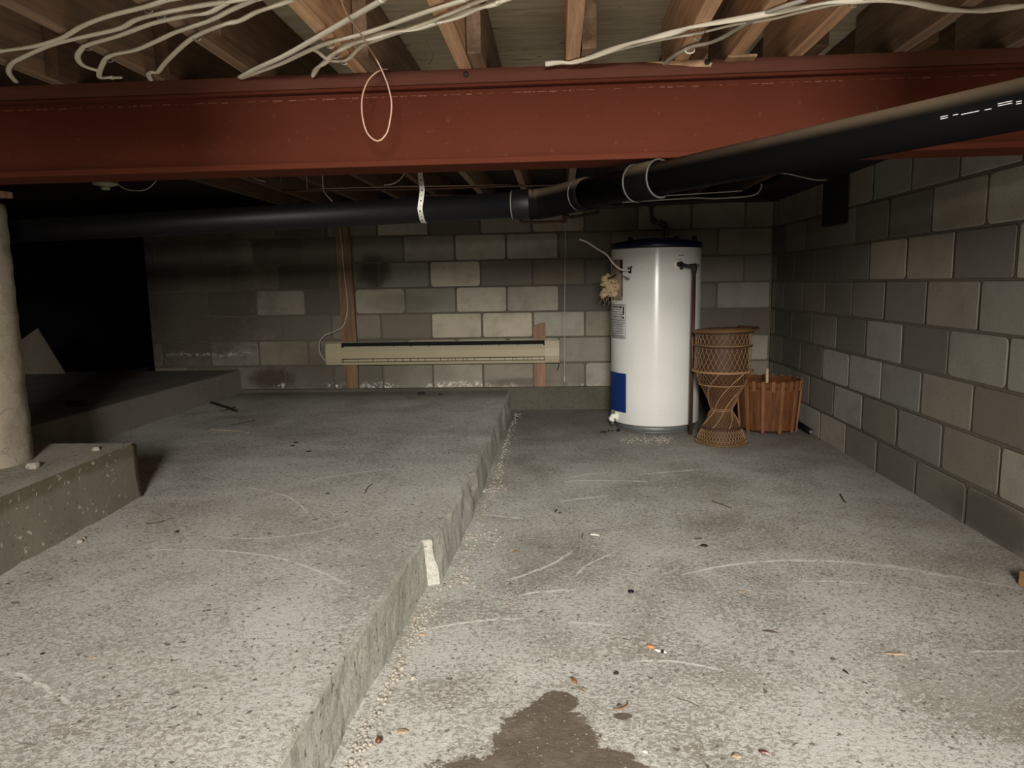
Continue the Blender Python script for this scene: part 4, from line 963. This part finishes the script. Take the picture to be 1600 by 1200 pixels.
b = mb(); b.lathe([(0,.012),(.150,.012),(.158,.05),(0,.05)], bx, by, 40, 'wicker_dk'); b.build('base_disc', None, e)
q = at(1199,576,1,by-.13)
b = mb(); b.tube([Vector((q.x+.003,q.y,.047)), Vector((q.x,q.y,q.z))], .0085, 10); one('wood_dowel', b, 'stick', 'pale thin dowel standing up inside the slatted planter', 'dowel')
# black hand torch on the floor behind planter
p0, p1 = at(1252,657,2,.035), at(1277,681,2,.02)
p0.x = min(p0.x, W-.06); p1.x = min(p1.x, W-.035)
p0 = Vector((1.592,5.02,.048)); p1 = Vector((1.612,4.62,.022))
b = mb(); b.tube([p0, p0+(p1-p0)*.28], .040, 20); b.build_ = None
b.tube([p0+(p1-p0)*.26, p1], .019, 16)
e = empty('black_torch', (p0.x,p0.y,0), 'black tube-like object lying at the wall foot behind the slatted planter', 'tube')
b.build('tube_body', 'abs', e)
b = mb(); b.tube([p1, p1+(p1-p0).normalized()*.02], .012, 12); b.build('metal_tip', 'steel', e)

# ------------------------------------------------------------------ scraps
b = mb(); yy = D-.0
q = [at(58,513,1,D-.12), at(101,573,1,D-.14), at(-30,577,1,D-.14), at(10,548,1,D-.13)]
vs = [Vector((p.x,p.y,max(p.z,LEDGE+.002))) for p in q]; vs[1].z = vs[2].z = LEDGE+.002; vs2 = [v+Vector((0,.012,0)) for v in vs]
b.faces(vs+vs2, [(0,1,2,3),(4,5,6,7),(0,1,5,4),(1,2,6,5),(2,3,7,6),(3,0,4,7)]); one('cardboard_sheet', b, 'board', 'grey-brown pointed sheet leaning in the dark behind the column', 'cardboard')
p0, p1 = at(106,632,2,LEDGE+.01), at(144,629,2,LEDGE+.01)
b = mb(); b.box((min(p0.x,p1.x), p0.y-.02, LEDGE), (max(p0.x,p1.x), p0.y+.02, LEDGE+.03)); one('dark_plank_scrap', b, 'dark_bit', 'short dark wood scrap lying on the far ledge', 'wood scrap', bevel=.002)
b = mb(); p = at(1594,925,2,.0); b.box((p.x+.03,p.y-.02,0),(p.x+.15,p.y+.06,.045), None, None); one('wood_offcut', b, 'offcut', 'small orange wood offcut lying at the foot of the side wall', 'offcut', bevel=.002)

def z_of(x): return 0.0 if x > -.38 else SLAB
def flake(px, py, lx, ly, h, m, name, lab, cat, rot=0, group=None, z=0.0, seed=0, curl=0):
    p = at(px,py,2,z); b = mb(); rnd = random.Random(px*7+py); n = 9; vs = []
    for lv, (s_, hh) in enumerate(((1,.0),(1.05,.35),(.7,1.0))):
        for i in range(n):
            a = 2*math.pi*i/n; r = rnd.uniform(.75,1.15)*s_
            x, y = lx/2*r*math.cos(a), ly/2*r*math.sin(a)
            vs.append(Vector((p.x+x*math.cos(rot)-y*math.sin(rot), p.y+x*math.sin(rot)+y*math.cos(rot), z+hh*h+curl*abs(x)*2)))
    b.faces(vs, [(k*n+i,k*n+(i+1)%n,(k+1)*n+(i+1)%n,(k+1)*n+i) for k in (0,1) for i in range(n)]+[tuple(range(n))[::-1], tuple(range(2*n,3*n))], None, False)
    return one(name, b, m, lab, cat, group)
def stick(px, z, r, m, name, lab, cat='twig', group=None):
    b = mb(); pts = [at(x,y,2,z+r+.001) for x,y in px]; b.tube(pts, r, 6, m, sub=4); return one(name, b, None, lab, cat, group)
b = mb(); p = at(986,925,2,0); b.lathe([(0,0),(.010,0),(.0105,.004),(.007,.0055),(.006,.004),(0,.004)], p.x, p.y, 24); one('bottle_cap', b, 'cap', 'small round black cap lying on the lower floor', 'cap')
b = mb(); p = at(592,1160,2,0); b.lathe([(0,0),(.006,.001),(.0085,.005),(.006,.010),(0,.012)], p.x, p.y, 12); one('brown_nut', b, 'nut', 'reddish brown nut on the lower floor near the step, by the damp patch', 'nut')
flake(628,1143,.028,.018,.003,'tan_bit','clay_flake','tan clay flake beside the reddish brown nut','flake')
flake(752,921,.020,.012,.002,'tan_bit','clay_flake','tan clay flake on the lower floor below the step notch','flake')
flake(792,946,.020,.012,.002,'tan_bit','clay_flake','faint tan flake further from the step than its neighbour','flake')
flake(658,992,.024,.012,.004,'tan_bit','clay_flake','tan flake lying against a pale scratch at the step foot','flake')
e_ = flake(897,1065,.012,.038,.005,'leaf','dry_leaf','curled brown leaf just above the damp brown patch','leaf', .4, curl=.15)
stick([(903,1075),(908,1077),(914,1081)],0,.0012,'leaf','leaf_stem','thin stem beside the curled brown leaf','stem')
flake(1016,1011,.022,.014,.006,'orange','orange_wrapper','crumpled orange and white wrapper scrap on the lower floor','wrapper', -.5)
flake(1032,1018,.034,.010,.004,'plastic','paper_scrap','torn white scrap attached below the orange wrapper','paper', -.4)
flake(1035,1020,.010,.007,.008,'dark_bit','dark_pebble','black speck stuck on the orange wrapper end','pebble')
flake(963,1053,.014,.008,.006,'dark_bit','dark_pebble','split black speck above the damp patch, right of the curled leaf','pebble')
flake(968,1104,.014,.010,.005,'twig','earth_clod','dark clod beside the damp brown patch','clod')
stick([(960,1108),(972,1107),(980,1101),(981,1097)],0,.002,'leaf','bent_twig','bent brown twig right of the damp patch')
stick([(1058,1091),(1075,1096),(1092,1104)],0,.001,'twig','bent_twig','straight thin twig right of the black split speck')
flake(1321,1050,.006,.020,.004,'dark_bit','dark_pebble','slim black seed-like speck standing alone on the lower floor','pebble', .4)
flake(1100,853,.030,.020,.006,'dark_bit','dark_pebble','largest black speck on the lower floor, above the long white arc','pebble')
flake(1092,842,.03,.012,.003,'twig','earth_clod','brown smear of dirt just behind the largest black speck','clod')
flake(875,802,.018,.008,.004,'dark_bit','dark_pebble','flat black speck of the pair below a white scratch','pebble')
stick([(867,800),(870,796)],0,.003,'dark_bit','bent_twig','short black stub beside the flat black speck')
flake(930,836,.045,.014,.004,'plastic','paper_scrap','pale yellowish sliver on the lower floor','paper', -.35)
flake(807,862,.022,.010,.004,'leaf','dry_leaf','small dark brown leaf fragment on the lower floor past the step notch','leaf')
stick([(909,841),(911,833)],0,.0018,'twig','bent_twig','short upright-looking twig beside the pale sliver')
stick([(1113,783),(1130,789),(1143,794)],0,.0028,'twig','bent_twig','dark twig lying slantwise on the dirty far floor')
stick([(1313,772),(1318,781),(1322,785)],0,.003,'twig','bent_twig','dark twig near the side wall foot')
flake(1203,987,.040,.012,.003,'twig','earth_clod','long dirt clod below the long white arc','clod', -.3)
flake(1160,925,.026,.012,.003,'tan_bit','clay_flake','tan flake right of the black cap','flake')
flake(1400,1022,.060,.012,.003,'tan_bit','clay_flake','streak of tan grit far right of the orange wrapper','flake')
flake(1152,1182,.022,.016,.004,'tan_bit','clay_flake','square tan flake at the bottom edge beside a dark leaf','flake')
flake(1195,1177,.024,.010,.005,'nut','dry_leaf','dark red-brown leaf bit near the bottom edge','leaf', -.3)
flake(1008,1175,.012,.006,.003,'plastic','paper_scrap','tiny white chip on the damp brown patch','paper', -.6)
flake(943,676,.05,.02,.012,'dark_bit','dry_leaf','dark curled scrap on the floor in front of the drain valve','leaf')
# on the upper slab
flake(658,616,.07,.035,.018,'dark_bit','earth_clod','black clod on the raised slab in front of the heater','clod', z=SLAB)
flake(688,617,.03,.02,.01,'dark_bit','earth_clod','tiny black clod right of the black clod on the raised slab','clod', z=SLAB)
flake(742,609,.12,.05,.006,'twig','earth_clod','flat dark crumb patch at the wall end of the raised slab','clod', z=SLAB)
flake(277,831,.016,.012,.004,'dark_bit','dark_pebble','black crumb on the raised slab in front of the column block','pebble', z=SLAB)
flake(276,832,.02,.006,.003,'dark_bit','dark_pebble','thin black crumb touching the crumb in front of the column block','pebble', z=SLAB)
flake(512,772,.018,.010,.005,'dark_bit','dark_pebble','single black crumb in the middle of the raised slab','pebble', z=SLAB)
flake(457,697,.03,.012,.006,'dark_bit','dark_pebble','upper of two black crumbs on the raised slab','pebble', z=SLAB)
flake(462,692,.03,.010,.006,'dark_bit','dark_pebble','smaller crumb behind the two black crumbs on the raised slab','pebble', z=SLAB)
flake(483,706,.03,.012,.006,'dark_bit','dark_pebble','black crumb lying nearer the step than the pair on the raised slab','pebble', z=SLAB)
flake(66,1022,.010,.008,.003,'dark_bit','dark_pebble','lone black crumb on the near part of the raised slab','pebble', z=SLAB)
flake(148,1028,.012,.008,.003,'tan_bit','clay_flake','tiny tan flake on the near part of the raised slab','flake', z=SLAB)
stick([(570,771),(574,762),(582,756)],SLAB,.002,'twig','bent_twig','forked little twig near the middle of the raised slab')
stick([(330,629),(343,633),(356,637),(368,642)],SLAB,.010,'dark_bit','dead_stick','thick dark stick lying at the foot of the far ledge')
stick([(343,642),(356,640),(366,636)],SLAB,.007,'twig','dead_stick','thin stick crossing the thick dark stick')
stick([(362,664),(378,661),(398,657)],SLAB,.004,'twig','dead_stick','long thin stick on the raised slab beyond the column block')
stick([(326,670),(345,672),(370,673),(390,676)],SLAB,.003,'tan_bit','dead_stick','pale stick with crumbs on the raised slab')
stick([(228,818),(245,817),(258,813),(278,806)][:3],SLAB,.002,'twig','bent_twig','small twig at the foot of the column block')
flake(125,848,.022,.018,.012,'stone','concrete_chip','round pale chip lying against the column block','chip', z=SLAB)
flake(150,704,.03,.02,.015,'stone','concrete_chip','pale chip on top of the column block back edge','chip', z=PAD)
flake(52,731,.05,.04,.02,'stone','concrete_chip','pale lump on top of the column block beside the column','chip', z=PAD)
flake(130,1110 if False else 843,.016,.012,.008,'stone','concrete_chip','small pale chip next to the round chip by the column block','chip', z=SLAB)
# mortar crumbs heaped along the foot of the step
b = mb(); rnd = random.Random(21)
def crumb(b, x, y, z, r):
    n = 6; vs = []
    for (s_, hh) in ((1,0),(1.0,.5),(.55,1)):
        for i in range(n):
            a = 2*math.pi*i/n; q = rnd.uniform(.7,1.2)*s_*r; vs.append(Vector((x+q*math.cos(a), y+q*math.sin(a), z+hh*r*.9)))
    b.faces(vs, [(k*n+i,k*n+(i+1)%n,(k+1)*n+(i+1)%n,(k+1)*n+i) for k in (0,1) for i in range(n)]+[tuple(range(2*n,3*n))])
for k in range(620):
    y = 1.3+4.2*rnd.random()**1.3; x0 = edge_x(y, 0)
    crumb(b, x0+.03+abs(rnd.gauss(0,.022)), y, 0, rnd.uniform(.0015,.006))
for (x,y,s_,n_) in ((-.36,2.30,.04,60),(-.44,1.72,.03,50),(-.44,2.0,.03,40),(-.33,2.72,.04,60),(.62,4.50,.07,90),(.48,4.47,.06,50),(-.32,3.4,.04,50)):
    for k in range(n_): crumb(b, max(x+rnd.gauss(0,s_), -.44 if y < 2.27 else -.37), min(y+rnd.gauss(0,s_), 4.64 if x > .3 else 9), 0, rnd.uniform(.0015,.008))
one('mortar_rubble', b, 'stone', 'crumbled mortar lying along the foot of the step and tank', 'rubble', kind='stuff')
b = mb(); rnd = random.Random(33)
for k in range(1500):
    x = rnd.uniform(-.3, W-.04); y = 1.1+4.3*rnd.random(); 
    if rnd.random() < .35: x, y = rnd.gauss(1.15,.22), rnd.gauss(2.5,.28)
    if x > W-.02 or x < -.35 or (x > .3 and y > 4.2): continue
    crumb(b, x, y, 0, rnd.uniform(.001,.0035))
for k in range(900):
    x = rnd.uniform(-2.4,-.5); y = 1.2+4.2*rnd.random()
    if x < -1.68 and y < 2.85: continue
    crumb(b, x, y, SLAB, rnd.uniform(.001,.0035))
one('floor_grit', b, plain('dark_grit', (.13,.105,.08), .95, var=.4), 'loose dark grit scattered over both floor levels', 'grit', kind='stuff')
